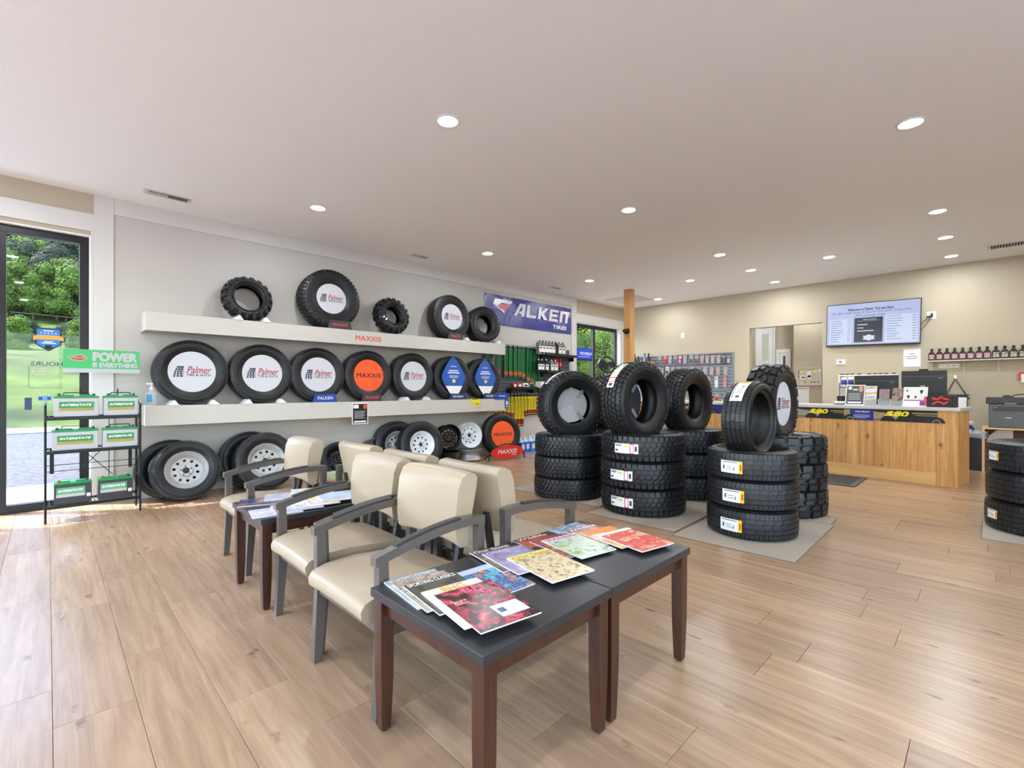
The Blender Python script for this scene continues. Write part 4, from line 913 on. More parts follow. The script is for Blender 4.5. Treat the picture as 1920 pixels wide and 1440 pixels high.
MB().prism([(-.05, -.02), (.03, -.03), (.075, .0), (.05, .02), (.02, .038), (-.03, .02), (-.075, .01)], .001, .002, Ms @ T(-sw * .32, sh_ * .12, 0)).build('emblem', BWH, sp)
MB().prism([(-.044, -.014), (.028, -.023), (.064, .0), (.044, .015), (.018, .030), (-.026, .015), (-.064, .008)], .002, .003, Ms @ T(-sw * .32, sh_ * .12, 0)).build('emblem_face', PRED, sp)
MB().text('INTERSTATE', .10, .014, Ms @ T(-sw * .32, sh_ * .135, .003), .0006, 0, bold=.02, shear=.2).build('emblem_lettering', BWH, sp)
MB().cyl((RW * .36, RD + .006, 1.0), (RW * .36, RD + .006, 1.25), .006, None, 6).cyl((RW * .78, RD + .006, 1.0), (RW * .78, RD + .006, 1.25), .006, None, 6).build('sign_rod', BLKM, t)
def battery(x0, x1, z, h, dark, lab, y0=6.13, d=.175):
    w = x1 - x0; t = thing('car_battery', lab, 'battery', T((x0 + x1) / 2, y0, z), 'car batteries on the rack')
    MB().box(-w / 2, w / 2, 0, d, 0, h - .03).build('case', BBK if dark else BWH, t, bevel=.004)
    MB().box(-w / 2 - .002, w / 2 + .002, -.002, d + .002, h - .03, h - .012).box(-w / 2 + .02, -.02, .02, d * .45, h - .012, h + .002).box(.02, w / 2 - .02, .02, d * .45, h - .012, h + .002).build('lid', GRN_, t, bevel=.002)
    MB().cyl((-w / 2 + .035, .03, h - .012), (-w / 2 + .035, .03, h + .012), .011, None, 10).build('terminal', RED if dark else BLACK, t)
    MB().cyl((w / 2 - .035, .03, h - .012), (w / 2 - .035, .03, h + .012), .011, None, 10).build('terminal', BLACK, t)
    if not dark: MB().tube([(-w * .3, d / 2, h - .01), (-w * .28, d / 2, h + .02), (w * .28, d / 2, h + .02), (w * .3, d / 2, h - .01)], .005, 6).build('carry_handle', BLACK, t)
    lw, lh = w * (.76 if dark else .78), h * .42; M = FM((-.0 if not dark else -w * .06, -.001, h * (.52 if dark else .47)), (1, 0, 0), (0, 0, 1))
    lb = MB().box(-lw / 2, lw / 2, -lh / 2, lh / 2, 0, .001, M=M).build('label', SIL if dark else GOLD, t)
    MB().box(-lw / 2, lw / 2, -lh * .18, lh / 2, .001, .0015, M=M).build('label_band', LGR if dark else GRN_, lb)
    MB().text('INTERSTATE', lw * .88, lh * .26, M @ T(0, lh * .16, .002), .0006, 0, bold=.03, shear=.25).build('lettering', PAPER, lb)
    if dark: MB().box(w * .36, w * .47, -.001, 0, h * .25, h * .4).build('date_sticker', PAPER, t)
def bx(pa, pb): return PY(pa, 760, 6.13).x, PY(pb, 760, 6.13).x
for (pa, pb), z, h, dk, lb in [((101, 185), zs[0], .205, 0, 'grey car battery with green label, left on the top rack shelf'), ((195, 259), zs[0], .205, 0, 'grey car battery with green label, right on the top rack shelf'),
        ((97, 184), zs[1], .20, 0, 'grey car battery with green label, left on the middle rack shelf'), ((193, 258), zs[1], .20, 0, 'grey car battery with green label, right on the middle rack shelf'),
        ((101, 172), zs[2], .215, 1, 'black car battery with green lid, left on the bottom rack shelf'), ((184, 249), zs[2], .215, 1, 'black car battery with green lid, right on the bottom rack shelf')]:
    a, b = bx(pa, pb); battery(a, b, z, h, dk, lb)
CLR = mat('clear gel plastic', (226, 234, 238), .08, trans=.75); GELB = mat('sanitizer label blue', (50, 150, 205), .4)
t = thing('hand_sanitizer_bottle', 'clear pump bottle with a blue label at the left end of the lower shelf', 'bottle', T(.81, 6.46, zL))
MB().prism(rrect(.105, .07, .02), 0, .15).prism(rrect(.07, .05, .02), .15, .175).build('bottle', CLR, t, bevel=.006)
MB().lathe([(.016, .175), (.016, .20), (.006, .2), (.006, .235), (.0, .236)], 12).box(-.045, .01, -.008, .008, .232, .245).build('pump', WHITE, t)
MB().box(-.048, .0, -.0375, -.036, .04, .12).build('label', GELB, t)

# decals on the entrance glazing (inside face)
gy = WY + .1
t = thing('window_badge', 'blue shield badge with an orange ribbon stuck on the entrance glass', 'sticker', FM((PY(91, 636, gy).x, gy - .006, PY(91, 636, gy).z), (1, 0, 0), (0, 0, 1)))
s = .11
sh = lambda k: [(-.78 * s * k, .95 * s * k), (.78 * s * k, .95 * s * k), (.82 * s * k, -.45 * s * k), (0, -1.05 * s * k), (-.82 * s * k, -.45 * s * k)]
MB().prism(sh(1.1), 0, .001).prism([(-1.12 * s, .3 * s), (1.12 * s, .3 * s), (1.12 * s, -.25 * s), (-1.12 * s, -.25 * s)], 0, .001).build('backing', BLACK, t)
MB().prism(sh(.98), .001, .0015).build('shield', mat('badge blue', (36, 120, 205), .4), t)
MB().prism([(-1.04 * s, .24 * s), (-.7 * s, .36 * s), (.7 * s, .36 * s), (1.04 * s, .24 * s), (1.04 * s, -.18 * s), (.7 * s, -.04 * s), (-.7 * s, -.04 * s), (-1.04 * s, -.18 * s)], .0015, .002).build('ribbon', mat('badge orange', (244, 160, 50), .4), t)
m = MB()
for i in range(5): m.prism([(math.cos(R(90 + 36 * j)) * (.05 if j % 2 == 0 else .02) * s * 1.6 + (-.5 + .25 * i) * s, math.sin(R(90 + 36 * j)) * (.05 if j % 2 == 0 else .02) * s * 1.6 + .55 * s) for j in range(10)], .0015, .0022)
m.box(-.35 * s, .35 * s, .74 * s, .82 * s, .0015, .0022).box(-.3 * s, .3 * s, -.2 * s, -.28 * s, .0015, .0022).box(-.5 * s, .5 * s, -.42 * s, -.34 * s, .0015, .0022).build('lettering', PAPER, t)
MB().prism([(-.2 * s, -.55 * s), (.2 * s, -.55 * s), (.28 * s, -.85 * s), (0, -1.0 * s), (-.28 * s, -.85 * s)], .0015, .0022).build('tire_mark', INK, t)
FROST = mat('white window vinyl', (214, 222, 214), .5, alpha=.75); VINK = mat('green grey vinyl', (70, 92, 84), .5)
t = thing('hours_decal', 'opening hours lettering seen in reverse on the entrance glass', 'sticker', FM((PY(88, 700, gy).x, gy - .005, PY(88, 700, gy).z), (-1, 0, 0), (0, 0, 1)))
MB().text('HOURS', .24, .042, T(0, .10, 0), .0006, 0, bold=.01).build('heading', VINK, t)
m = MB()
for i, s_ in enumerate(('MON - FRI', '8:00 - 5:00', 'SATURDAY')): m.text(s_, .10, .016, T(.06 - .0, .05 - i * .032, 0), .0006)
m.text('CLOSED', .07, .016, T(.06, -.12, 0), .0006).text('SUNDAY', .06, .014, T(-.08, -.07, 0), .0006); m.build('lettering', FROST, t)
m = MB().box(.13, .134, -.15, .07, 0, .0006).box(-.12, .13, -.154, -.15, 0, .0006); m.build('frame_line', VINK, t)
for px, py, w, h, lb in ((53, 757, .052, .125, 'small dark upright sticker low on the entrance glass'), (84, 747, .10, .05, 'small blue horizontal sticker low on the entrance glass')):
    p = PY(px, py, gy); t = thing('glass_sticker', lb, 'sticker', FM((p.x, gy - .006, p.z), (1, 0, 0), (0, 0, 1)), 'stickers on the entrance glass')
    MB().box(-w / 2, w / 2, -h / 2, h / 2, 0, .001).build('backing', mat('sticker slate', (56, 78, 100), .5) if h > w else mat('sticker sky', (110, 160, 205), .5), t)
    m = MB()
    if h > w: m.box(-.016, .016, -.002, .022, .001, .0015).box(-.016, .016, -.05, -.035, .001, .0015)
    else: m.box(-.045, -.018, -.014, .014, .001, .0015).box(.018, .045, -.014, .014, .001, .0015)
    m.build('print', mat('sticker deep blue', (24, 70, 150), .5), t)
    if h > w: MB().box(-.016, .016, -.024, -.008, .001, .0015).build('red_field', mat('sticker brown red', (120, 40, 36), .5), t)

# ------------------------------------------------------------------ blue banner
BANB = mat('banner vinyl blue', (40, 50, 140), .14, var=.08, scale=4, bump=.9, bscale=14, spec=.8); BANW = mat('banner white', (222, 222, 226), .25)
b0, b1 = PY(907, 552, WY), PY(1070, 630, WY); bx0, bx1, bz0, bz1 = b0.x, 8.585, 2.50, 3.09
t = thing('wall_banner', 'creased blue vinyl banner with large white lettering high on the left wall', 'banner', FM(((bx0 + bx1) / 2, WY - .012, (bz0 + bz1) / 2), (1, 0, 0), (0, 0, 1)))
bw, bh = bx1 - bx0, bz1 - bz0; n = 40; vs = []
for i in range(n + 1):
    for j in range(9):
        u, v = i / n, j / 8; z = .010 + .022 * (noise.noise(Vector((u * 9, v * 2.5, 1.3))) + .7 * noise.noise(Vector((u * 26, v * 9, 4)))); vs.append((-bw / 2 + bw * u, -bh / 2 + bh * v, min(.019, max(.001, z))))
MB().add(vs, [(i * 9 + j, (i + 1) * 9 + j, (i + 1) * 9 + j + 1, i * 9 + j + 1) for i in range(n) for j in range(8)], 0, None, True).build('sheet', BANB, t)
m = MB(); S = bh * .46; y0 = .0
def glyph(poly): m.prism(poly, .018, .020)
GL = {'A': [[(0, 0), (.45, 1), (1, 1), (1, 0), (.72, 0), (.72, .78), (.62, .78), (.28, 0)], [(.46, .20), (.72, .20), (.72, .40), (.54, .40)]], 'L': [[(0, 0), (1, 0), (1, .22), (.28, .22), (.28, 1), (0, 1)]],
      'K': [[(0, 0), (.28, 0), (.28, .40), (.68, 0), (1.05, 0), (.55, .52), (1.05, 1), (.70, 1), (.28, .62), (.28, 1), (0, 1)]], 'E': [[(0, 0), (1, 0), (1, .2), (.28, .2), (.28, .4), (.9, .4), (.9, .6), (.28, .6), (.28, .8), (1, .8), (1, 1), (0, 1)]],
      'N': [[(0, 0), (.28, 0), (.28, .78), (.66, .78), (.66, 0), (.94, 0), (.94, .8), (1.12, 1), (0, 1)]]}
for gi, gk in enumerate('ALKEN'):
    for pl in GL[gk]:
        lw_ = bw * .112; m.shape([[(-.205 * bw + gi * bw * .135 + x * lw_ + y * bw * .018, -.10 * bh + y * bh * .44) for x, y in pl]], .018, .021)
m.prism([(-.40 * bw, .30 * bh + .04), (-.22 * bw, .30 * bh + .04), (-.235 * bw, .26 * bh), (-.335 * bw, .26 * bh), (-.375 * bw, .12 * bh), (-.42 * bw, .19 * bh)], .018, .020)
m.prism([(-.40 * bw, .12 * bh), (-.30 * bw, .02 * bh), (-.305 * bw, -.10 * bh), (-.34 * bw, .01 * bh)], .018, .020)
m.text('TIRES', bw * .18, bh * .15, T(bw * .34, -bh * .30, .018), .002, 0, bold=.03, shear=.1)
m.build('lettering', BANW, t)
MB().prism([(-.38 * bw, .20 * bh), (-.24 * bw, .20 * bh), (-.30 * bw, -.02 * bh)], .018, .021).build('red_triangle', mat('banner red', (216, 34, 48), .3), t)
gm = None
for i, (u, v) in enumerate([(-.49, .45), (-.25, .45), (0, .45), (.25, .45), (.49, .45), (-.49, -.45), (.49, -.45)]):
    M = T(u * bw, v * bh, .02)
    if gm is None: gm = MB().lathe([(.010, 0), (.016, .002), (.016, 0)], 12).build('grommet', GREY, t, M).data
    else: put(gm, 'grommet', t, M)

# ------------------------------------------------------------------ slat panel with wiper packs on the left wall
SLAT = mat('grey slat panel', (128, 134, 142), .45); SLATD = mat('dark grey slat panel', (84, 88, 94), .5)
def slatwall(M, w, h, m, lab, pitch=.076):
    t = thing('slat_panel', lab, 'panel', M, 'grey slat display panels'); MB().box(-w / 2, w / 2, 0, h, 0, .008).build('backing', BLACK, t)
    b = MB(); z = .0
    while z < h - .02: b.box(-w / 2, w / 2, z, min(z + pitch - .010, h), .008, .02); z += pitch
    tag(b.build('slats', m, t), kind='stuff'); MB().box(-w / 2 - .03, w / 2 + .03, h, h + .03, 0, .03).box(w / 2, w / 2 + .03, 0, h, 0, .03).box(-w / 2 - .03, -w / 2, 0, h, 0, .03).build('edge_trim', m, t); return t
slatwall(FM((7.38, WY - .009, .98), (1, 0, 0), (0, 0, 1)), 2.18, 1.12, SLATD, 'grey slat panel behind the wiper blade packs')
CLRP = mat('clear blister', (200, 206, 210), .15, alpha=.45); TG = mat('wiper pack green', (26, 112, 58), .3); TY_ = mat('wiper pack yellow', (226, 206, 32), .35); TRD = mat('pack dark red', (140, 40, 36), .4); HOOK = mat('chrome hook', (190, 192, 196), .2, .9)
def wiper(x, ztop, h, green, lab, w=.092):
    t = thing('wiper_blade_pack', lab, 'wiper pack', FM((x, WY - .03, ztop), (1, 0, 0), (0, 0, 1)), ('green' if green else 'yellow') + ' wiper blade packs')
    MB().box(-w / 2, w / 2, -h, -.05, .03, .055).build('sleeve', TG if green else TY_, t, bevel=.006)
    MB().box(-w * .4, w * .4, -.05, .0, .038, .042).build('hang_tab', CLRP if green else SLAT, t)
    MB().box(-w / 2, w / 2, -.075, -.045, .028, .057).build('top_cap', BLACK, t)
    MB().box(-w / 2 - .001, w / 2 + .001, -h * (.93 if green else .97), -h * (.83 if green else .80), .029, .0565).build('lower_band', TRD if not green else mat('pack orange', (196, 84, 50), .4), t)
    if not green: MB().box(-w * .28, -w * .1, -h * .75, -.12, .055, .0565).build('print', INK, t); MB().box(-w / 2, w / 2, -h - .02, -h, .03, .055).build('end_cap', BLACK, t)
    else: MB().box(-w * .1, w * .1, -h * .78, -.12, .055, .0565).build('print', mat('pack dark green', (12, 64, 34), .3), t)
    MB().cyl((0, -.012, -.01), (0, -.012, .06), .003, None, 6).build('hook', HOOK, t)
gxs_ = [PY(px, 690, WY - .07).x for px in (908, 921, 934, 948, 957, 966, 974, 981, 990, 997)]
for i, x in enumerate(gxs_): wiper(x, 2.14, (.62, .62, .64, .66, .66, .66, .66, .70, .78, .84)[i], True, f'green wiper blade pack, {ORD[i]} from the left of the green row')
for i, px in enumerate((1004, 1012)): wiper(PY(px, 690, WY - .07).x, 2.12, .94, True, f'long green wiper blade pack, {("left", "right")[i]} of the two hanging lowest')
for i, px in enumerate((930, 938, 946, 953, 960, 967, 973, 979, 985, 991, 996, 1001, 1006, 1012)):
    wiper(PY(px, 760, WY - .07).x, 1.17, (.46, .46, .46, .48, .50, .66, .66, .66, .46, .44, .44, .44, .44, .44)[i], False, f'yellow wiper blade pack, {ORD[i]} from the left of the yellow row', .068)
# shelves with oil bottles and other stock
OILG = mat('silver grey oil bottle', (120, 124, 128), .3, .2); LBLW = mat('label white', (232, 230, 226), .45)
def wallshelf(name, lab, x0, x1, z, d=.26):
    t = thing(name, lab, 'shelf', T(0, 0, 0), 'black wire shelves on the left slat panel'); MB().box(x0, x1, WY - .03 - d, WY - .03, z - .02, z).box(x0, x1, WY - .03 - d - .006, WY - .03 - d, z - .02, z + .03).box(x0, x0 + .01, WY - .05 - d * .5, WY - .03, z - .10, z - .02).box(x1 - .01, x1, WY - .05 - d * .5, WY - .03, z - .10, z - .02).build('tray', BLACK, t, bevel=.002); return t
wallshelf('stock_shelf', 'upper black stock shelf under the blue banner holding grey oil bottles', 7.42, 8.48, 1.965); wallshelf('stock_shelf', 'lower black stock shelf with white labelled bottles under the banner', 7.45, 8.45, 1.60); wallshelf('stock_shelf', 'small black tray with boxed parts beside the green packs', 6.5, 7.15, 1.26); wallshelf('stock_shelf', 'black stock shelf behind the standing tyre holding a white box', 7.42, 8.2, 1.27)
def oil(x, y, z, m, lab, s=1, cap=BLACK, lm=LBLW, grp='oil bottles', lettering=True, neck=0, shape='f', Mrot=0):
    t = thing('oil_bottle', lab, 'bottle', T(x, y, z) @ RZ(Mrot), grp)
    if shape == 'f': MB().prism([(-.055 * s, 0), (.055 * s, 0), (.055 * s, .15 * s), (.02 * s, .205 * s), (-.02 * s, .215 * s), (-.055 * s, .19 * s)], -.028 * s, .028 * s, RX(R(90))).build('body', m, t, bevel=.006)
    elif shape == 'r': MB().lathe([(.036 * s, 0), (.038 * s, .01), (.038 * s, .12 * s), (.032 * s, .15 * s), (.014 * s, .175 * s), (.014 * s, .20 * s)], 16).build('body', m, t)
    else: MB().lathe([(.036 * s, 0), (.038 * s, .01), (.038 * s, .14 * s), (.008 * s, .24 * s)], 16).build('body', m, t)
    ct = {'f': (-.0, .205), 'r': (0, .20), 'c': (0, .235)}[shape]
    MB().cyl((ct[0], 0, ct[1] * s), (ct[0], 0, (ct[1] + .03) * s), .016 * s, .013 * s, 12).build('cap', cap, t)
    if lm:
        if shape == 'f': MB().box(-.04 * s, .04 * s, -.030 * s, -.0285 * s, .04 * s, .14 * s).build('label', lm, t); MB().box(-.025 * s, .025 * s, -.0312 * s, -.030 * s, .10 * s, .12 * s).build('print', INK, t)
        else: MB().lathe([(.0386 * s, .035 * s), (.0388 * s, .036 * s), (.0388 * s, .11 * s), (.0386 * s, .111 * s)], 16).build('label', lm, t)
    return t
oxs = [PY(px, 650, WY - .25).x for px in (1014, 1020, 1026, 1032, 1038, 1044, 1050, 1057)]
for i, x in enumerate(oxs): oil(x, WY - .22, 1.967, OILG if i != 5 else BLACK, f'grey oil bottle on the upper stock shelf, {ORD[i]} from the left' if i != 5 else 'black oil bottle between the grey ones on the upper stock shelf', 1.25, BLACK, LBLW if i != 5 else None)
for i, px in enumerate((1012, 1018, 1026, 1036, 1043)): oil(PY(px, 680, WY - .25).x, WY - .22, 1.602, BLACK if i < 3 else OILG, f'bottle with white and red label on the lower stock shelf, {ORD[i]} from the left', 1.15, WHITE, LBLW)
for i, px in enumerate((1048, 1053, 1058)):
    p = PY(px, 672, WY - .2); t = thing('funnel_pack', f'red packaged tool hanging right of the oil bottles, {ORD[i]} from the left', 'package', FM((p.x, WY - .05, 1.92), (1, 0, 0), (0, 0, 1)), 'red packs beside the oil')
    MB().prism([(-.03, 0), (.03, 0), (.05, -.22), (-.02, -.26)], .01, .04).build('pack', RED, t, bevel=.003); MB().box(-.02, .02, -.16, -.1, .04, .042).build('label', LBLW, t)
t = thing('parts_box', 'white cardboard box on the shelf behind the left standing tyre', 'box', T(PY(1020, 710, WY - .2).x, WY - .18, 1.271)); MB().box(-.16, .16, -.08, .08, 0, .13).build('carton', LBLW, t, bevel=.002); MB().box(-.01, .07, -.082, -.08, .03, .10).build('print', TRD, t)
for i, (x, m, w) in enumerate(((6.62, TRD, .10), (6.76, RED, .12), (6.93, LBLW, .14))):
    t = thing('boxed_bulb', ('dark red', 'bright red', 'white')[i] + ' boxed part on the small tray beside the green packs', 'box', T(x, WY - .15, 1.262) @ RX(R(-12)), 'boxed parts on the small tray'); MB().box(-w / 2, w / 2, -.03, .03, 0, .10).build('carton', m, t); MB().box(-w * .3, w * .3, -.032, -.03, .03, .07).build('print', INK if i == 2 else PAPER, t)
t = thing('coiled_cable', 'pale blue coiled cable hanging beside the lowest green packs', 'cable', T(7.16, WY - .12, 1.30)); MB().tube([(.09 * math.cos(a * .5), 0, .07 * math.sin(a * .5)) for a in range(26)], .008, 6, M=RY(.3)).build('coil', mat('pale blue cable', (170, 196, 214), .4), t)
JUG = mat('blue washer fluid', (36, 110, 214), .15, spec=.6); JCL = mat('clear jug top', (206, 222, 236), .15)
for i, px in enumerate((974, 984, 993, 1002, 1010)):
    x = PY(px, 848, 6.52).x; t = thing('washer_fluid_jug', f'blue washer fluid jug on the floor, {ORD[i]} from the left', 'jug', T(x, 6.50 + .02 * (i % 2), 0) @ RZ(R(10)), 'blue washer fluid jugs')
    MB().prism(rrect(.15, .15, .03), 0, .20).build('body', JUG, t, bevel=.01); MB().lathe([(.07, .20), (.055, .235), (.024, .265), (.024, .275)], 12).build('shoulder', JCL, t); MB().cyl((0, 0, .275), (0, 0, .30), .026, .024, 12).build('cap', WHITE, t); MB().box(-.05, .05, -.077, -.0755, .06, .16).build('label', DLB, t)

# signs hung in the right-hand window
p0, p1 = PY(1079, 652, WY - .02), PY(1113, 676, WY - .02)
t = thing('hanging_sign', 'blue illuminated name sign hung in the far window', 'sign', FM(((p0.x + p1.x) / 2 + .02, WY + .03, PY(1096, 664, WY).z), (1, 0, 0), (0, 0, 1))); w, h = (p1.x - p0.x) * 1.0, .30
MB().prism(rrect(w, h, .03), -.05, 0).build('case', BLACK, t); MB().prism(rrect(w - .02, h - .04, .025), 0, .004, T(0, .01, 0)).build('face', mat('sign face blue', (24, 62, 190), .3, emit=.25), t)
MB().text('MICHELIN', w * .66, h * .24, T(w * .12, .02, .0045), .001, 0, bold=.03, shear=.1).box(-w * .3, w * .34, -h * .22, -h * .18, .0045, .005).build('lettering', BANW, t)
t = thing('oval_sign', 'black oval neon sign seen dark against the far window', 'sign', FM((PY(1141, 684, WY).x, WY + .04, PY(1141, 684, WY).z), (1, 0, 0), (0, 0, 1)))
ov = [(.36 * math.cos(R(a)), .215 * math.sin(R(a))) for a in range(0, 360, 10)]
MB().shape([ov, [(x * .86, y * .82) for x, y in ov]], -.04, 0).build('rim', BLACK, t)
MB().prism([(-.30, -.10), (-.18, -.09), (-.1, -.13), (.04, -.12), (.08, -.02), (.2, -.09), (.3, -.04), (.3, .06), (.16, .10), (.0, .06), (-.12, .12), (-.27, .10)], -.03, -.01).build('tubes', BLACK, t)
MB().cyl((-.2, .17, -.02), (-.2, .9, -.02), .002, None, 5).cyl((.2, .17, -.02), (.2, .9, -.02), .002, None, 5).build('chain', GREY, t)

# ------------------------------------------------------------------ counter-side wall: slat panel and packs
pl_, pr_ = PX(1374, 700, WXB).y, PX(1196, 700, WXB).y; zt_ = PX(1374, 660, WXB).z - .03
slatwall(FM((WXB - .002, (pl_ + pr_) / 2, 1.05), (0, -1, 0), (0, 0, 1)), pr_ - pl_, zt_ - 1.05, SLAT, 'grey slat panel of small packs on the counter-side wall')
PK = [mat('pack silver', (166, 168, 174), .3), mat('pack red white', (196, 110, 110), .35), mat('pack charcoal', (92, 94, 100), .35), mat('pack mint', (200, 226, 220), .35), mat('pack red', (204, 36, 50), .35), mat('pack pinkish', (176, 150, 148), .35)]
def pack(px, py, w, h, c1, c2, lab, long=False):
    p = PX(px, py, WXB - .06); t = thing('hanging_pack', lab, 'package', FM((WXB - .03, p.y, p.z), (0, -1, 0), (0, 0, 1)), 'packs hanging on the counter-side panel')
    MB().box(-w / 2, w / 2, -h, 0, .02, .024).build('card', PK[c1], t); MB().box(-w * .34, w * .34, -h * .92, -h * .42, .024, .045).build('blister', PK[c2], t, bevel=.004)
    MB().box(-w * .4, w * .4, -h * .3, -h * .12, .024, .0246).build('print', PK[5] if c1 != 4 else PAPER, t); MB().cyl((0, -.015, -.01), (0, -.015, .05), .003, None, 6).build('hook', HOOK, t)
for i, (px, a, b) in enumerate([(1237, 0, 2), (1247, 1, 4), (1256, 0, 5), (1266, 0, 2), (1275, 4, 0), (1284, 0, 0), (1296, 0, 2), (1306, 5, 2), (1316, 0, 5), (1326, 5, 0), (1336, 0, 0), (1347, 5, 0), (1357, 2, 2), (1366, 2, 0)]): pack(px, 667.5 - (px - 1237) * .02, .088, .20, a, b, f'small hanging pack in the top row of the wall panel, {ORD[i]} from the left')
for i, (px, a, b) in enumerate([(1235, 0, 0), (1242, 2, 0), (1251, 3, 2), (1261, 5, 1), (1272, 0, 5), (1284, 5, 5), (1297, 5, 0), (1309, 1, 5), (1322, 0, 0), (1334, 5, 0), (1346, 5, 5), (1360, 0, 5)]): pack(px, 688, .09, .20, a, b, f'hanging pack in the second row of the wall panel, {ORD[i]} from the left')
for i, (px, a, b) in enumerate([(1328, 5, 1), (1343, 3, 3), (1359, 1, 5)]): pack(px, 706, .075, .26, a, b, ('pink and grey', 'pale mint', 'red and white')[i] + ' long narrow pack low on the wall panel')
for i, px in enumerate((1332, 1344, 1362)): pack(px, 739, .10, .14, 0, (1, 4, 2)[i], f'small pack in the lowest row of the wall panel, {ORD[i]} from the left')
t = thing('panel_ledge', 'narrow grey ledge on top of the wall panel at its left end', 'shelf', T(WXB - .12, PX(1208, 690, WXB).y, PX(1208, 689.5, WXB - .12).z)); MB().box(-.1, .09, -.34, .30, -.015, 0).build('board', SLAT, t)
zl = PX(1208, 689.5, WXB - .12).z
for i, (px, s, m, lm, shp) in enumerate([(1190, 1.35, BLACK, LBLW, 'c'), (1196, 1.3, BLACK, STK[1], 'r'), (1201, .9, LBLW, STK[1], 'r'), (1209, 1.35, OILG, LBLW, 'c'), (1216, 1.35, BLACK, GOLD, 'c')]):
    oil(WXB - .13, PX(px, 689, WXB - .13).y, zl + .001, m, ('black cone-topped bottle at the far left of the wall ledge', 'dark bottle with a red label on the wall ledge', 'short white and red bottle on the wall ledge', 'silver cone-topped bottle on the wall ledge', 'black cone-topped bottle with a gold label on the wall ledge')[i], s, BLACK, lm, 'bottles on the wall ledge', shape=shp, Mrot=R(-90))
t = thing('cardboard_box', 'small brown cardboard box right of the bottles on the wall ledge', 'box', T(WXB - .12, PX(1224, 689, WXB - .12).y, zl + .001)); MB().box(-.06, .06, -.05, .05, 0, .15).build('carton', mat('brown card', (160, 120, 74), .7), t)
plate('blank_plate', 'white blank plate high on the counter-side wall', 1280, 629, 'X', .075, .12, 'switch plate')

# hallway seen through the opening
HX = 13.2
def hp(px, py): return PX(px, py, HX)
zt2, zs0, zs1 = hp(1435, 612).z, hp(1435, 677).z, hp(1435, 627).z
t = struct(MB().box(HX - .03, HX, hp(1454, 650).y, hp(1450, 650).y, 0, zt2 + .02).box(HX - .03, HX, hp(1425, 650).y, hp(1417.5, 650).y, 0, zt2 + .02).box(HX - .03, HX, hp(1450, 650).y + .001, hp(1425, 650).y - .001, zt2 - .05, zt2 + .019), 'trim_11', TRIMW)
c0, c1 = hp(1450, 690) + Vector((0, .002, 0)), hp(1425, 620) - Vector((0, .002, 0))
dr = struct(MB().box(HX - .05, HX - .01, c0.y, c0.y + .09, 0, zt2 - .06).box(HX - .05, HX - .01, c1.y - .07, c1.y, 0, zt2 - .06).box(HX - .05, HX - .01, c0.y + .091, c1.y - .071, zs1, zt2 - .061).box(HX - .06, HX - .01, c0.y + .091, c1.y - .071, zs0 - .07, zs0).box(HX - .05, HX - .01, c0.y + .091, c1.y - .071, 0, .9), 'door_2', TRIMW)
MB().box(HX - .03, HX - .02, c0.y + .092, c1.y - .072, .9, zs1).build('glass_panel', mat('pale green room glass', (206, 212, 194), .2), dr); MB().cyl((HX - .09, c0.y + .06, 1.0), (HX - .05, c0.y + .06, 1.0), .025, None, 12).build('door_handle', GREY, dr)
a, b, zt3 = hp(1483, 660).y, hp(1456, 660).y, hp(1457, 657).z
struct(MB().box(HX - .03, HX, a, a + .07, 0, zt3 - .072).box(HX - .03, HX, b - .07, b, 0, zt3 - .072).box(HX - .034, HX, a, b, zt3 - .07, zt3 + .02), 'trim_12', TRIMW)
d3 = struct(MB().box(HX - .02, HX - .005, a + .072, b - .072, 0, zt3 - .073), 'door_3', WHITE); MB().box(HX - .024, HX - .0201, a + .12, a + .17, .1, zt3 - .15).build('gap_shade_strip', mat('painted gap shade', (90, 76, 66), .7), d3)  # solid strip on the door, its dark colour painted as shade in a gap
c0, c1 = PX(1494, 690, 12.6), PX(1541, 722, 12.6)
struct(MB().box(12.6, 12.7, OY0 - .8, PX(1488, 690, 12.6).y, 0, ZC), 'wall_hallway_return', WALL)
t = thing('cork_board', 'pale framed pin board in the hallway beyond the opening', 'board', FM((12.59, (c0.y + c1.y) / 2, (c0.z + c1.z) / 2), (0, -1, 0), (0, 0, 1))); w, h = c0.y - c1.y, c0.z - c1.z
MB().box(-w / 2, w / 2, -h / 2, h / 2, 0, .01).build('board', mat('pale cork', (206, 196, 180), .8), t)
MB().box(-w / 2, w / 2, h / 2 - .02, h / 2, 0, .02).box(-w / 2, w / 2, -h / 2, -h / 2 + .02, 0, .02).box(-w / 2, -w / 2 + .02, -h / 2 + .02, h / 2 - .02, 0, .0195).box(w / 2 - .02, w / 2, -h / 2 + .02, h / 2 - .02, 0, .0195).build('frame', TRIM, t)
for x, y, a_, b_, m in ((-.3, .3, .14, .12, 'y'), (.25, .32, .13, .12, 'y'), (0, .2, .17, .26, 'w'), (-.24, .0, .22, .16, 'w'), (.02, -.02, .15, .12, 'w'), (-.3, -.37, .12, .1, 'y'), (.42, .36, .12, .08, 'w')): MB().box(x * w - a_ * w / 2, x * w + a_ * w / 2, y * h - b_ * h, y * h + b_ * h / 3, .011, .013).build('pinned_note', mat('yellow note', (236, 226, 120), .6) if m == 'y' else PAPER, t)
MB().prism(circ(.02, 8, -.26 * w, -.06 * h), .013, .015).prism(circ(.02, 8, -.18 * w, -.06 * h), .0132, .015).prism(circ(.02, 8, .02 * w, .03 * h), .0132, .015).build('note_print', INK, t)
pm = None
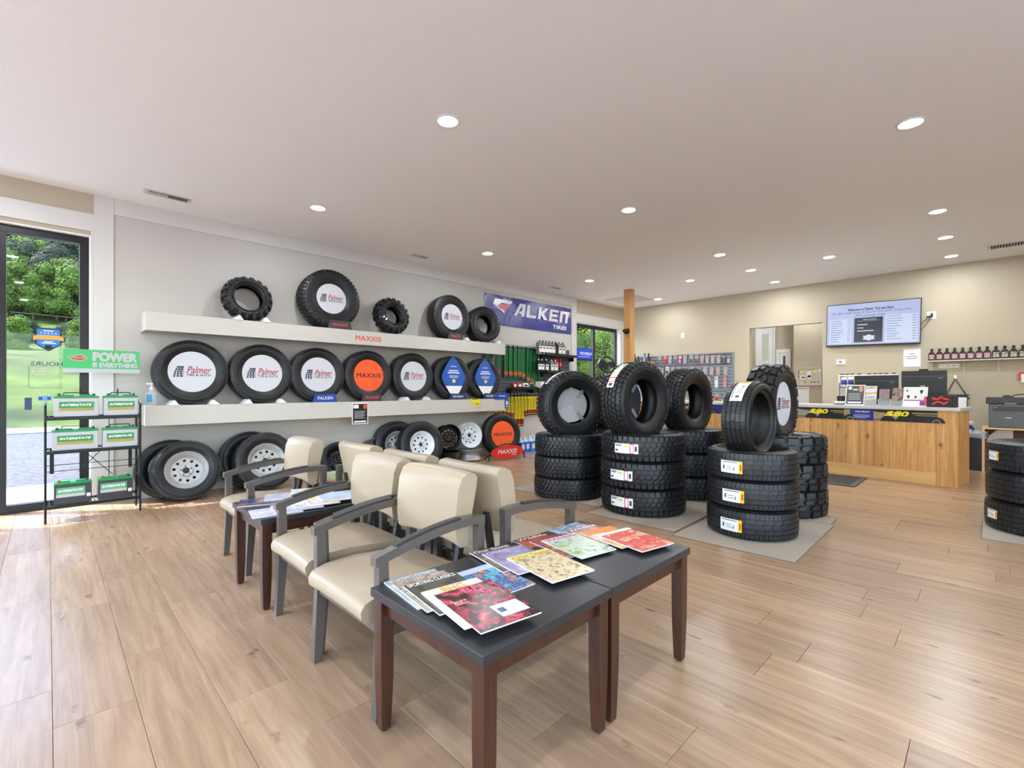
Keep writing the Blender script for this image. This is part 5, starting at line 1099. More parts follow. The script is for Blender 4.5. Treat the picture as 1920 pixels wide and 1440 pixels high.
for u, v in ((-.15, -.32), (.1, -.32), (.24, -.32), (.37, -.32), (-.42, .3), (-.42, .18), (-.42, .0)):
    Q = T(u * w, v * h, .01)
    if pm is None: pm = MB().lathe([(0, .02), (.016, .018), (.016, 0)], 8).build('push_pin', GREY, t, Q).data
    else: put(pm, 'push_pin', t, Q)
c0, c1 = PX(1493, 726, 12.6), PX(1517, 757, 12.6)
t = thing('wall_calendar', 'white calendar sheet with a red heading below the pin board', 'calendar', FM((12.59, (c0.y + c1.y) / 2, (c0.z + c1.z) / 2), (0, -1, 0), (0, 0, 1))); w, h = c0.y - c1.y, c0.z - c1.z
MB().box(-w / 2, w / 2, -h / 2, h / 2, 0, .003).build('sheet', PAPER, t); MB().box(-w * .4, w * .4, h * .38, h * .43, .003, .004).build('heading', mat('faded red', (214, 120, 104), .6), t)
m = MB(); [m.box(-w * .4 + j * w * .2, -w * .4 + j * w * .2 + .01, h * .28 - i * h * .15, h * .29 - i * h * .15 + .01, .003, .004) for i in range(5) for j in range(5)]; m.build('print', GREY, t)
p = PX(1470, 668, WXB - .0)

# ------------------------------------------------------------------ television
SCR = mat('screen sky white', (198, 208, 250), .2, emit=.62); SCW = mat('screen white', (214, 226, 255), .2, emit=.68); SCD = mat('screen dark blue', (22, 34, 66), .2, emit=.5); SCI = mat('screen ink', (50, 54, 110), .3, emit=.5); SCG = mat('screen pale ink', (150, 158, 200), .3, emit=.6); SCL = mat('screen lettering', (226, 232, 250), .2, emit=.7)
cy_, cz_ = (2.265 + .863) / 2, (2.87 + 2.834 + 2.034 + 2.065) / 4
t = thing('television', 'large flat television showing a price list on the counter-side wall', 'television', FM((WXB - .07, cy_, cz_), (0, -1, 0), (0, 0, 1)) @ RZ(R(-1.3))); tw_, th_ = 1.40, .805
MB().box(-tw_ / 2, tw_ / 2, -th_ / 2, th_ / 2, -.035, 0).build('casing', BLACK, t, bevel=.006); MB().box(-.25, .25, -.2, .2, -.065, -.035).build('wall_bracket', BLACK, t)
s_ = MB().box(-tw_ / 2 + .012, tw_ / 2 - .012, -th_ / 2 + .03, th_ / 2 - .014, 0, .001).build('screen', SCR, t)
sw_, sh2 = tw_ - .024, th_ - .044
MB().box(-sw_ * .47, -sw_ * .215, -sh2 * .46, sh2 * .15, .001, .0015).build('list_panel', SCW, s_); MB().box(sw_ * .15, sw_ * .475, -sh2 * .46, sh2 * .19, .001, .0015).build('list_panel', SCW, s_)
MB().box(-sw_ * .185, sw_ * .125, -sh2 * .44, sh2 * .16, .001, .0015).build('dark_panel', SCD, s_)
m = MB().text('Welcome to Palmer Tire and Auto', sw_ * .50, sh2 * .065, T(-.02, sh2 * .37, .0015), .0006, 0, bold=.018).text('We offer a wide variety of Tires for Cars, SUVs, Truck, UTVs,', sw_ * .86, sh2 * .06, T(-.02, sh2 * .29, .0015), .0006).text('ATVs and large trucks', sw_ * .32, sh2 * .06, T(-.02, sh2 * .21, .0015), .0006); m.build('heading', SCI, s_)
m = MB(); rr_ = random.Random(5)
for i in range(10):
    y = sh2 * (.10 - .057 * i); m.box(-sw_ * .455, -sw_ * (.455 - .08 - .07 * rr_.random()), y, y + .012, .0016, .002).box(-sw_ * .265, -sw_ * .225, y + .01, y + .022, .0016, .002)
    y = sh2 * (.15 - .06 * i); m.box(sw_ * .165, sw_ * (.25 + .08 * rr_.random()), y, y + .012, .0016, .002).box(sw_ * .425, sw_ * .465, y - .01, y + .004, .0016, .002)
m.build('list_print', SCG, s_)
m = MB().text('Palmer Tire and Auto', sw_ * .14, sh2 * .03, T(-.02, sh2 * .115, .0016), .0006, 0, bold=.01).box(-sw_ * .15, sw_ * .09, sh2 * .078, sh2 * .082, .0016, .002).box(-sw_ * .15, -sw_ * .04, -.015, -.001, .0016, .002).box(-sw_ * .15, -sw_ * .08, -.075, -.062, .0016, .002).box(-sw_ * .15, sw_ * .03, -.132, -.118, .0016, .002)
m.prism(circ(.055, 20, -.03, -sh2 * .33), .0016, .002).prism([(-.12, -sh2 * .33 - .035), (.06, -sh2 * .33 - .035), (.045, -sh2 * .33), (.06, -sh2 * .33 + .035), (-.12, -sh2 * .33 + .035), (-.105, -sh2 * .33)], .0016, .002); m.build('lettering', SCL, s_)
def tvplug(t):
    MB().box(-.01, .02, -.01, .03, .006, .03).box(-.06, .02, -.035, -.012, .006, .05).build('plug', BLACK, t)
    MB().tube([(-.04, -.03, .04), (-.10, -.10, .03), (-.17, -.2, .01), (-.22, -.26, .0)], .004, 6).tube([(-.01, -.03, .04), (-.06, -.14, .03), (-.14, -.25, .02), (-.22, -.30, .0)], .004, 6).build('cable', BLACK, t)
plate('television_outlet', 'white outlet with black plugs and cables right of the television', 1746.5, 591, 'X', .12, .125, 'outlet', tvplug)
p0, p1 = PX(1694, 655, WXB), PX(1726, 687, WXB)
t = thing('paper_notice', 'white paper notice taped below the television', 'notice', FM((WXB - .001, (p0.y + p1.y) / 2, (p0.z + p1.z) / 2), (0, -1, 0), (0, 0, 1))); w, h = p0.y - p1.y, p0.z - p1.z
MB().box(-w / 2, w / 2, -h / 2, h / 2, 0, .002).build('sheet', PAPER, t); MB().box(-w * .18, w * .15, h * .2, h * .24, .002, .0025).box(-w * .3, w * .3, h * .05, h * .09, .002, .0025).box(-w * .3, w * .3, -h * .06, -h * .02, .002, .0025).build('print', GREY, t)
def stat(t): MB().prism(rrect(.12, .09, .006), 0, .03).build('body', WHITE, t, bevel=.003); MB().box(-.03, .02, -.02, .025, .03, .032).build('display', mat('lcd grey', (150, 152, 140), .4), t)
plate('thermostat', 'white thermostat on the wall left of the computer screens', 1577, 679, 'X', .15, .10, 'thermostat', stat)
# bottle shelf
zB = PX(1830, 674, WXB - .12).z; ya, yb = PX(1741, 676, WXB - .12).y, -1.2
t = thing('bottle_shelf', 'thin cream wall shelf on brackets carrying a row of dark bottles', 'shelf', T(WXB, 0, zB)); SHC = mat('cream shelf', (206, 200, 184), .5)
MB().box(-.20, 0, yb, ya, -.018, 0).build('board', SHC, t, bevel=.002)
for px in (1748, 1807, 1872): 
    y = PX(px, 690, WXB - .05).y; MB().box(-.018, 0, y - .012, y + .012, -.20, -.018).prism([(-.17, -.018), (-.01, -.018), (-.01, -.17), (-.04, -.10), (-.09, -.05)], y - .004, y + .004, Matrix(((1, 0, 0, 0), (0, 0, 1, 0), (0, 1, 0, 0), (0, 0, 0, 1)))).build('bracket', SHC, t)
AMB = mat('dark bottle', (26, 16, 15), .35, spec=.3); LR = cover('bottle label red', [(120, 24, 34), (160, 40, 50), (190, 180, 186), (40, 24, 30)], 40, 2); LY = cover('bottle label yellow', [(200, 150, 40), (60, 50, 50), (190, 186, 180), (210, 160, 40)], 40, 3)
for i, px in enumerate((1747, 1761.5, 1775.5, 1790, 1805, 1820, 1836, 1851, 1867.5, 1884, 1900.5, 1918)):
    y = PX(px, 665, WXB - .11).y; t = thing('treatment_bottle', ('red' if i < 8 else 'yellow') + f'-labelled dark bottle on the wall shelf, {ORD[i]} from the left', 'bottle', T(WXB - .11, y, zB + .001) @ RZ(R(-90)), 'dark bottles on the wall shelf')
    MB().prism([(-.045, 0), (.045, 0), (.047, .10), (.040, .125), (.016, .15), (.014, .165), (-.014, .165), (-.016, .15), (-.040, .125), (-.047, .10)], -.028, .028, RX(R(90))).build('body', AMB, t, bevel=.006)
    MB().lathe([(.019, .16), (.019, .20), (.016, .204), (0, .205)], 14).build('cap', BLACK, t); MB().box(-.034, .034, -.0300, -.0285, .025, .105).build('label', LR if i < 8 else LY, t)
p = PX(1779, 686, WXB)
t = thing('shelf_card', 'narrow white card fixed under the bottle shelf', 'notice', FM((WXB - .001, p.y, p.z), (0, -1, 0), (0, 0, 1))); MB().box(-.13, .13, -.035, .035, 0, .003).build('card', LBLW, t); MB().box(-.02, .0, -.008, .004, .003, .004).box(.04, .09, -.005, .005, .003, .004).build('print', GREY, t)
p = PX(1916, 705, WXB - .03)
t = thing('tape_dispenser', 'red and white wall item at the right edge of the photo', 'dispenser', FM((WXB - .001, p.y - .02, p.z), (0, -1, 0), (0, 0, 1))); MB().prism(rrect(.12, .13, .03), 0, .06).build('housing', RED, t, bevel=.006); MB().box(-.03, .06, -.10, .03, .06, .08).build('insert', WHITE, t, bevel=.003)
p = PX(1791, 707, WXB)
t = thing('wall_hook', 'small metal hook holding clipboards by their cords', 'hook', FM((WXB - .001, p.y, p.z), (0, -1, 0), (0, 0, 1))); MB().box(-.018, .018, -.03, .03, 0, .01).cyl((0, -.02, .01), (0, -.03, .05), .008, None, 8).build('body', HOOK, t, bevel=.003)
for j, (dx, dz, hh, lb) in enumerate(((.07, -.30, .22, 'white clipboard hanging on black cords, front one'), (.11, -.36, .42, 'longer clipboard hanging behind the front one'))):
    t = thing('clipboard', lb, 'clipboard', FM((WXB - .03 + j * .02, p.y, p.z), (0, -1, 0), (0, 0, 1)), 'clipboards on the wall hook')
    MB().tube([(-.12, dz, 0), (0, -.03, .01), (dx + .06, dz, 0)], .004, 6).build('cord', BLACK, t); MB().box(-.02, .15, dz - hh, dz, -.004, 0).build('backboard', BLACK, t, bevel=.002); MB().box(-.01, .14, dz - hh + .02, dz - .04, 0, .002).build('paper', PAPER, t); MB().box(-.14, .18, dz - .005, dz + .008, 0, .008).build('clip', BLACK, t)

# ------------------------------------------------------------------ service counter
CM = T(8.13, .30, 0) @ RZ(R(-8.5)); CI = CM.inverted(); CLEN = 4.95; CZ = 1.01
def cl(px, xl):      # counter coordinate at which the sight line px crosses the plane x = xl of the counter frame
    o, d = CI @ Vector((0, 0, 0)), CI.to_3x3() @ ray(px, CY); s = (xl - o.x) / d.x; return o.y + d.y * s, s
CTOP = mat('light stone laminate', (196, 192, 190), .35, var=.06, scale=60)
t = thing('service_counter', 'long knotty pine service counter with a pale top', 'counter', CM)
MB().box(-.035, .66, -.03, CLEN, CZ - .045, CZ).build('worktop', CTOP, t, bevel=.006)
MB().box(.03, .60, .03, CLEN - .02, .02, CZ - .045).build('carcass', mat('counter carcass', (170, 124, 74), .6), t)
MB().box(0, .022, 0, .205, 0, CZ - .045).build('corner_board', PINE, t, bevel=.003)
MB().box(.022, .60, 0, .022, 0, CZ - .045).build('end_panel', PINE, t, bevel=.002)
MB().box(0, .020, .207, CLEN, 0, .165).build('bottom_rail', wood('plain pine', (232, 190, 130), (210, 160, 98), rough=.42, grain=(30, 1.5, 30), rnd=.03), t, bevel=.003)
y = .207; rb = random.Random(9); k = 0; bm = {}
while y < CLEN - .05:
    w = (.185, .12, .185, .17, .185, .15)[k % 6]; k += 1; w = min(w, CLEN - y)
    MB().box(0, .014 + .003 * (k % 2), 0, w - .003, 0, CZ - .045 - .165).build('board', PINE, t, T(0, y, .165) , bevel=.0015); y += w
# promotion banner along the counter front
BK_ = mat('banner night', (24, 26, 34), .35); BGY = cover('banner dusk', [(84, 88, 100), (150, 152, 160), (176, 140, 76), (110, 108, 108)], 3, 4, stretch=(1, .6, 3)); YEL = mat('banner yellow', (244, 222, 40), .4); BBL = mat('banner royal', (34, 44, 130), .35)
CF = FM((0, 0, 0), (0, -1, 0), (0, 0, 1))
def cy(px): return cl(px, -.002)[0]
t = thing('counter_banner', 'long printed promotion banner fixed along the counter front below its top', 'banner', CM @ T(-.004, 0, 0)); zb0, zb1 = .805, .962
def bpanel(y0, y1, m, d=.0): return MB().box(-.002 - d, .0 - d, y1, y0, zb0, zb1).build('strip', m, t)
yl = cy(1758); bpanel(CLEN - .3, yl, BK_)
def price(px, k):
    yy = cy(px); M = FM((-.0035, yy, .905), (0, -1, 0), (0, 0, 1))
    MB().text('$80', .26, .085, M, .0006, 0, bold=.03, shear=.25).build('price', YEL, t)
    m = MB().box(-.30, -.02, .060, .070, 0, .0006, M=M).box(.16, .42, .012, .026, 0, .0006, M=M).box(.20, .44, -.012, -.004, 0, .0006, M=M).box(-.34, -.14, .012, .02, 0, .0006, M=M); m.build('small_print', GOLD, t)
    MB().prism([(-.62, -.098), (.10, -.098), (-.05, .0), (-.40, .05), (-.62, .05)], .0, .0002, M).build('light_streak', BGY, t)
    for j in range(4):
        x = (-.10 + j * .17); q_ = MB().prism([(x + .085 * math.cos(R(a)), -.098 + .075 * math.sin(R(a))) for a in range(0, 181, 15)], .0006, .0012, M).build('printed_tire', INK, t)
    MB().shape([[(.41 + .045 * math.cos(R(a)), -.098 + .045 * math.sin(R(a))) for a in range(0, 181, 15)], [(.41 + .03 * math.cos(R(a)), -.095 + .028 * math.sin(R(a))) for a in range(0, 181, 15)]], .0013, .0018, M).build('printed_rim', GREY, t)
    MB().box(-.30, .44, -.088, -.068, .0003, .0005, M=M).build('grass_line', mat('olive streak', (96, 92, 30), .5), t)
price(1682, 0); price(1535, 1); price(1300, 2)
for a, b in ((1594, 1638), (1440, 1480), (1337, 1362)):
    y0, y1 = cy(a), cy(b); MB().box(-.0045, -.002, y1, y0, zb0, zb1).build('blue_panel', BBL, t)
    if a == 1594: M = FM((-.0048, (y0 + y1) / 2, .915), (0, -1, 0), (0, 0, 1)); MB().text('MICHELIN', .17, .026, M @ T(.01, .01, 0), .0006, 0, bold=.02).box(-.10, .10, -.04, -.034, 0, .0006, M=M).box(-.10, .10, -.06, -.054, 0, .0006, M=M).box(-.10, .06, -.08, -.074, 0, .0006, M=M).build('lettering', DLB, t)
# things on the counter
def ctop(pa, pb, xl): ya, s = cl(pa, xl); yb, s2 = cl(pb, xl); return (ya + yb) / 2, abs(ya - yb), (s + s2) / 2
def holder(pa, pb, ytop, lab, m, cat='leaflets', tilt=12, xl=.10, border=None, clear=True, extra=None, name='leaflet_holder'):
    yc, w, D = ctop(pa, pb, xl); h = EYE - (ytop - CY) / FPX * D - CZ; M = CM @ FM((xl, yc, CZ + .001), (0, -1, 0), (0, 0, 1)) @ RX(R(-tilt))
    t = thing(name, lab, cat, M, 'leaflets and cards on the counter')
    if border: MB().box(-w / 2, w / 2, 0, h, -.004, -.001).build('border', border, t); MB().box(-w * .45, w * .45, h * .05, h * .95, -.001, 0).build('card', m, t)
    else: MB().box(-w * .46, w * .46, .01, h, -.014, 0).build('leaflet', m, t)
    if clear: MB().box(-w / 2, w / 2, 0, h * .3, 0, .004).box(-w / 2, w / 2, 0, .006, -.05, .004).build('pocket', CLRP, t)
    MB().box(-w * .3, w * .3, 0, .005, -.09, 0).build('foot', GREY if not border else border, t)
    if extra: extra(t, w, h)
def notice(t, w, h):
    m = MB()
    for j in range(5): m.box(-w * .34, w * (.3 - .06 * (j % 2)), h * (.56 - j * .07), h * (.575 - j * .07), 0, .0006)
    m.box(-w * .36, w * .34, h * .1, h * .17, 0, .0006).prism(circ(w * .1, 12, -w * .28, h * .84), 0, .0006).box(-w * .12, w * .12, h * .74, h * .80, 0, .0006); m.build('lettering', PAPER, t)
    MB().prism([(w * .18, h * .92), (w * .4, h * .92), (w * .4, h * .72), (w * .29, h * .64), (w * .18, h * .72)], 0, .0008).build('shield', mat('peach shield', (220, 140, 110), .5), t)
def valve(t, w, h):
    MB().box(-w * .45, w * .45, h * .06, h * .28, .0002, .0006).build('white_strip', PAPER, t); MB().box(w * .2, w * .45, h * .06, h * .28, .0006, .001).build('violet_field', mat('violet', (140, 60, 150), .5), t); MB().box(-w * .45, w * .45, h * .29, h * .34, .0002, .0006).build('violet_line', mat('violet', (140, 60, 150), .5), t)
    m = MB()
    for x, y, s_ in ((-.34, .82, .05), (-.28, .52, .08), (.02, .50, .06), (.25, .78, .09)): m.prism(circ(s_ * w * .8, 10, x * w, y * h), 0, .0006).prism(circ(s_ * w * .5, 8, x * w, y * h - s_ * w), 0, .0006)
    m.build('valve_pictures', INK, t)
holder(1584, 1620, 721, 'black notice with white border in a stand on the counter', mat('notice charcoal', (84, 84, 86), .5), 'notice', border=LBLW, clear=False, extra=notice, name='counter_notice')
holder(1620, 1643, 723, 'landscape leaflet in a clear holder on the counter', cover('landscape leaflet', [(70, 120, 60), (226, 180, 110), (220, 230, 240), (90, 130, 200)], 5, 6, stretch=(.4, 3, 1)))
holder(1646, 1667, 729, 'grey and orange leaflet in a holder on the counter', cover('grey leaflet', [(150, 150, 154), (120, 120, 124), (210, 90, 60)], 8, 61))
holder(1670, 1691, 727, 'black and orange leaflet in a dark holder on the counter', cover('orange leaflet', [(40, 36, 34), (150, 130, 116), (206, 110, 50)], 10, 62))
holder(1692, 1738, 725, 'wide white card with a violet strip standing on the counter', LBLW, 'card', border=LBLW, clear=False, extra=valve, name='counter_card')
yc, w, D = ctop(1740, 1795, .16)
t = thing('tread_sample', 'black tread block sample with red interlocking lugs at the right end of the counter', 'tire sample', CM @ FM((.09, yc, CZ + .001), (0, -1, 0), (0, 0, 1))); h = .155
MB().prism([(-w / 2, 0), (w / 2, 0), (w / 2, h * .8), (w * .44, h), (-w * .44, h), (-w / 2, h * .8)], -.12, 0).build('block', mat('sample rubber', (40, 38, 36), .6), t, bevel=.006)
m = MB()
for i in range(2):
    for j in range(3): m.prism([(-.0 - .03, -.012), (.03, -.002), (.034, .016), (-.026, .010)], 0, .014, T(-.06 + j * .052, h * (.32 + .36 * i) + .012 * (j % 2), 0) @ RZ(R(-25 if (i + j) % 2 else 30)))
m.prism([(-.17, h * .62), (-.14, h * .62), (-.14, h * .86), (-.16, h * .86)], 0, .014).prism([(-.17, h * .2), (-.14, h * .2), (-.14, h * .48), (-.16, h * .48)], 0, .014); m.build('red_lugs', mat('lug red', (232, 52, 48), .45), t)
m = MB(); [m.prism([(.08 + .04 * j, h * (.12 + .22 * i)), (.11 + .04 * j, h * (.15 + .22 * i)), (.11 + .04 * j, h * (.28 + .22 * i)), (.08 + .04 * j, h * (.26 + .22 * i))], 0, .012) for i in range(4) for j in range(2)]; m.build('dark_lugs', mat('lug maroon', (56, 34, 36), .5), t)
# staff desk behind, screens seen from the back
def monitor(pa, pb, yt, yb, xl, lab, cam=False, stem=True):
    yc, w, D = ctop(pa, pb, xl); z1, z0 = EYE - (yt - CY) / FPX * D, EYE - (yb - CY) / FPX * D
    t = thing('computer_monitor', lab, 'monitor', CM @ FM((xl, yc, .78), (0, -1, 0), (0, 0, 1)), 'computer monitors seen from behind')
    MB().box(-w / 2, w / 2, z0 - .78, z1 - .78, -.03, 0).build('back_casing', mat('monitor black', (26, 26, 28), .45), t, bevel=.006); MB().box(-w / 2 + .01, w / 2 - .01, z1 - .78 - .085, z1 - .78 - .082, 0, .001).box(w * .32, w * .42, z1 - .78 - .115, z1 - .78 - .105, 0, .001).build('seam', GREY, t)
    MB().box(-.03, .03, 0, z0 - .78 + .2, 0, .03).box(-.13, .13, -.0, .012, -.1, .1).build('stand', mat('stand grey', (120, 124, 128), .4) if cam else BLACK, t, bevel=.003)
    if cam: MB().box(-.05, .05, z1 - .78, z1 - .78 + .025, -.03, .01).build('webcam', BLACK, t, bevel=.003)
t = thing('staff_desk', 'low desk hidden behind the service counter', 'desk', CM @ T(.75, 0, 0)); MB().box(0, .7, .1, CLEN - .3, .74, .778).box(0, .03, .1, CLEN - .3, 0, .74).build('desktop', LBLW, t)
monitor(1602, 1684, 704, 748, 1.0, 'left computer monitor behind the counter, seen from the back'); monitor(1690, 1775, 695, 748, .95, 'right computer monitor with a webcam behind the counter', True)
yc, w, D = ctop(1573, 1601, 1.05); zq = EYE - (727 - CY) / FPX * D
t = thing('wire_organizer', 'black wire desk organizer holding blue and white cans', 'organizer', CM @ FM((1.05, yc, .779), (0, -1, 0), (0, 0, 1)))
MB().box(-w / 2, w / 2, zq - .779, zq - .779 + .01, -.1, 0).box(-w / 2, w / 2, zq - .779 + .07, zq - .779 + .08, -.003, 0).box(-w / 2, -w / 2 + .008, 0, zq - .779 + .08, -.01, 0).box(w / 2 - .008, w / 2, 0, zq - .779 + .08, -.01, 0).box(-w / 2, w / 2, zq - .779 - .2, zq - .779 - .19, -.1, 0).build('frame', BLACK, t)
for j in range(2):
    q = thing('drink_can', ('left', 'right')[j] + ' blue and white can in the desk organizer', 'can', CM @ T(1.10, yc + .05 - .10 * j, zq + .011), 'cans in the desk organizer'); MB().lathe([(.0, 0), (.033, .0), (.036, .01), (.036, .15), (.03, .16), (0, .16)], 16).build('body', LBLW, q); MB().lathe([(.0365, .04), (.0367, .041), (.0367, .12), (.0365, .121)], 16).build('band', DRBL, q)
yc, w, D = ctop(1572, 1684, 1.25); z1 = EYE - (702 - CY) / FPX * D
t = thing('desk_hutch', 'white topped hutch behind the left monitor with black clips on it', 'hutch', CM @ T(1.25, yc, 0)); MB().box(0, .18, -w / 2, w / 2, z1 - .02, z1).box(0, .18, -w / 2, -w / 2 + .02, .779, z1 - .02).box(0, .18, w / 2 - .02, w / 2, .779, z1 - .02).build('shelf_unit', LBLW, t)
for j, u in enumerate((-.45, -.36, -.27, -.15, .02, .12, .21, .3, .42)): MB().box(.02, .06, -u * w - .025, -u * w + .02, z1, z1 + .018).build('clip', BLACK, t)
yc, w, D = ctop(1568, 1586, .35); t = thing('card_tray', 'white tray with a black pen pot left of the counter notice', 'tray', CM @ T(.35, yc, CZ + .001)); MB().box(-.08, .08, -w / 2, w / 2, .012, .05).build('tray', LBLW, t, bevel=.003); MB().box(-.09, .09, -w * .6, w * .5, 0, .012).build('base', BLACK, t); MB().lathe([(.045, .05), (.055, .11), (.05, .13), (.0, .13)], 16).build('pen_pot', BLACK, t)
# mat, bin, cabinet, printer
m_ = mat('black rubber mat', (58, 56, 55), .8, bump=.4, bscale=90)
t = thing('counter_mat', 'black rubber floor mat in front of the counter', 'mat', T(7.72, 2.15, 0)); MB().box(-.42, .42, -.93, .93, 0, .010).build('pile', m_, t, bevel=.003); MB().box(-.42, -.36, -.93, .93, .010, .012).box(-.36, .42, -.93, -.87, .010, .012).build('border', mat('mat border', (86, 84, 82), .7), t)
p = PZ(1819, 882)
t = thing('trash_can', 'black waste bin with a clear liner beside the counter end', 'bin', T(p.x + .16, p.y, 0) @ RZ(R(-5))); hh = .56
MB().taper(-.15, .15, -.18, .18, 0, hh, .78).build('bin_body', mat('bin plastic', (44, 45, 47), .45), t, bevel=.01)
n = 36; rg = random.Random(2); lv = []
for k in range(4):
    for i in range(n):
        a = 2 * math.pi * i / n; c_, s_ = math.cos(a), math.sin(a); e = max(abs(c_) / .158, abs(s_) / .188); rad = 1 / e; j = rg.uniform(-.006, .008); lv.append(((rad + j) * c_, (rad + j) * s_, hh + (.03, .045, .0, -.06)[k] + rg.uniform(-.012, .012)) if k else ((rad - .02) * c_, (rad - .02) * s_, hh - .03))
MB().add(lv, [(k * n + i, k * n + (i + 1) % n, (k + 1) * n + (i + 1) % n, (k + 1) * n + i) for k in range(3) for i in range(n)], 0, None, True).build('liner', mat('clear liner', (196, 200, 206), .2, alpha=.5), t)
MB().box(-.135, .135, -.165, .165, hh - .05, hh - .03).build('dark_inside', BLACK, t)
c0 = PZ(1841, 884); cabz = .665
t = thing('pine_cabinet', 'light pine cabinet carrying the printer', 'cabinet', T(c0.x, c0.y, 0)); PLY = wood('pale ply', (224, 188, 136), (206, 166, 112), rough=.5, grain=(3, 30, 30))
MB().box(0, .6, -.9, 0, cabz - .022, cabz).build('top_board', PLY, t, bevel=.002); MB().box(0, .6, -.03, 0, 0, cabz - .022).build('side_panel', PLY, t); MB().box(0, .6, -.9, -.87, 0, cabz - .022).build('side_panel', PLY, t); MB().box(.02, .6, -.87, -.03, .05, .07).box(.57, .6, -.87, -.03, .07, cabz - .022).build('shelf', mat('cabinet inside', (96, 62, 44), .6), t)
PRG = mat('printer charcoal', (78, 80, 86), .4); p0 = PX(1853, 800, c0.x + .05); dz = EYE - (745 - CY) / FPX * (ray(1880, CY) * 1).length * 0
t = thing('office_printer', 'charcoal office printer with a black scanner lid on the pine cabinet', 'printer', FM((c0.x + .06, p0.y - .21, cabz), (0, -1, 0), (0, 0, 1)))
MB().box(-.205, .205, 0, .36, -.38, 0).build('body', PRG, t, bevel=.010)
MB().box(-.16, .19, .25, .32, .0, .002).build('output_tray', BLACK, t); MB().box(-.07, .07, .02, .03, 0, .002).build('paper_slot', BLACK, t); MB().box(-.06, .07, .225, .232, 0, .002).build('grip', BLACK, t)
MB().box(-.235, .22, .36, .455, -.40, .015).build('scanner_lid', BLACK, t, bevel=.008); MB().prism([(-.07, .455), (.03, .455), (.06, .462), (.01, .49), (-.04, .49)], -.3, -.05).tube([(.02, .47, -.15), (.10, .50, -.15), (.2, .505, -.15)], .007, 6).build('feeder', BLACK, t)
MB().box(-.04, .08, .355, .375, .012, .02).build('control_panel', GREY, t); MB().text('brother', .07, .016, T(.0, .155, .0005), .001, 0, bold=.02).box(.17, .19, .19, .2, 0, .001).box(-.15, -.12, .30, .305, .002, .003).build('lettering', PAPER, t)
p = PX(1799, 820, 10.6)
t = thing('folded_display', 'blue and white folded cardboard leaning behind the waste bin', 'cardboard', T(10.62, p.y + .02, 0)); MB().prism([(0, .3), (-.40, .3), (-.40, .42), (-.26, .50), (-.16, .665), (0, .665)], 0, .02, Matrix(((0, 0, 1, 0), (1, 0, 0, 0), (0, 1, 0, 0), (0, 0, 0, 1)))).box(0, .3, -.38, 0, 0, .3).build('blue_face', mat('deep blue card', (14, 34, 150), .4), t)
MB().prism([(-.18, .30), (-.62, .30), (-.62, .655), (-.44, .60)], -.012, -.002, Matrix(((0, 0, 1, 0), (1, 0, 0, 0), (0, 1, 0, 0), (0, 0, 0, 1)))).build('white_face', LBLW, t)

# ------------------------------------------------------------------ outside
GRASS = mat('meadow grass', (52, 66, 22), .9, var=.55, scale=.35, bump=.6, bscale=3, spec=.1); GRAV = mat('gravel lot', (54, 53, 56), .9, var=.8, scale=14, bump=1, bscale=22); CONC = mat('pale concrete', (146, 149, 154), .8, var=.06, scale=3)
struct(MB().box(-10, 14, WY + .2, 8.9, -.16, -.03), 'sidewalk', CONC)
struct(MB().box(-60, 60, 8.9, 22, -.16, -.05), 'gravel_lot', GRAV)
struct(MB().box(-60, X0 - .2, -40, 8.9, -.16, -.06).box(X0 - .2, 60, -40, Y0 - .2, -.16, -.06), 'bounce_paving', CONC)  # unseen pale paving, added to bounce sunlight up onto the ceiling
struct(MB().box(-90, 90, 19.5, 22.3, -.05, -.02), 'road_strip', mat('worn asphalt', (130, 132, 138), .85, var=.1, scale=2))
def gz(x, y):
    if y < 22: return -.04
    b = (y - 22) * .128 if y < 140 else 15.1 + (y - 140) * .42
    return b + (1.3 * noise.noise(Vector((x * .03, y * .035, 2))) + .25 * noise.noise(Vector((x * .2, y * .2, 5)))) * min(1, (y - 22) / 25)
xs_, ys_ = [-150 + 6 * i for i in range(70)], [22 + 4 * i for i in range(30)] + [142 + 8 * i for i in range(22)]
vs = [(x, y, gz(x, y)) for y in ys_ for x in xs_]; nx = len(xs_)
struct(MB().add(vs, [(j * nx + i, j * nx + i + 1, (j + 1) * nx + i + 1, (j + 1) * nx + i) for j in range(len(ys_) - 1) for i in range(nx - 1)], 0, None, True), 'hillside_meadow', GRASS)
def leafmat(name, a, b, sc=.9):
    m = wood(name, a, b, rough=.8, grain=(sc, sc, sc), rnd=.22, bump=.0, spec=.15); return m
LF = [leafmat('spring leaves', (92, 116, 38), (40, 62, 20)), leafmat('deep leaves', (38, 62, 34), (16, 32, 22)), leafmat('grey green leaves', (72, 78, 56), (38, 46, 36))]; BARK = mat('tree bark', (84, 72, 60), .9)
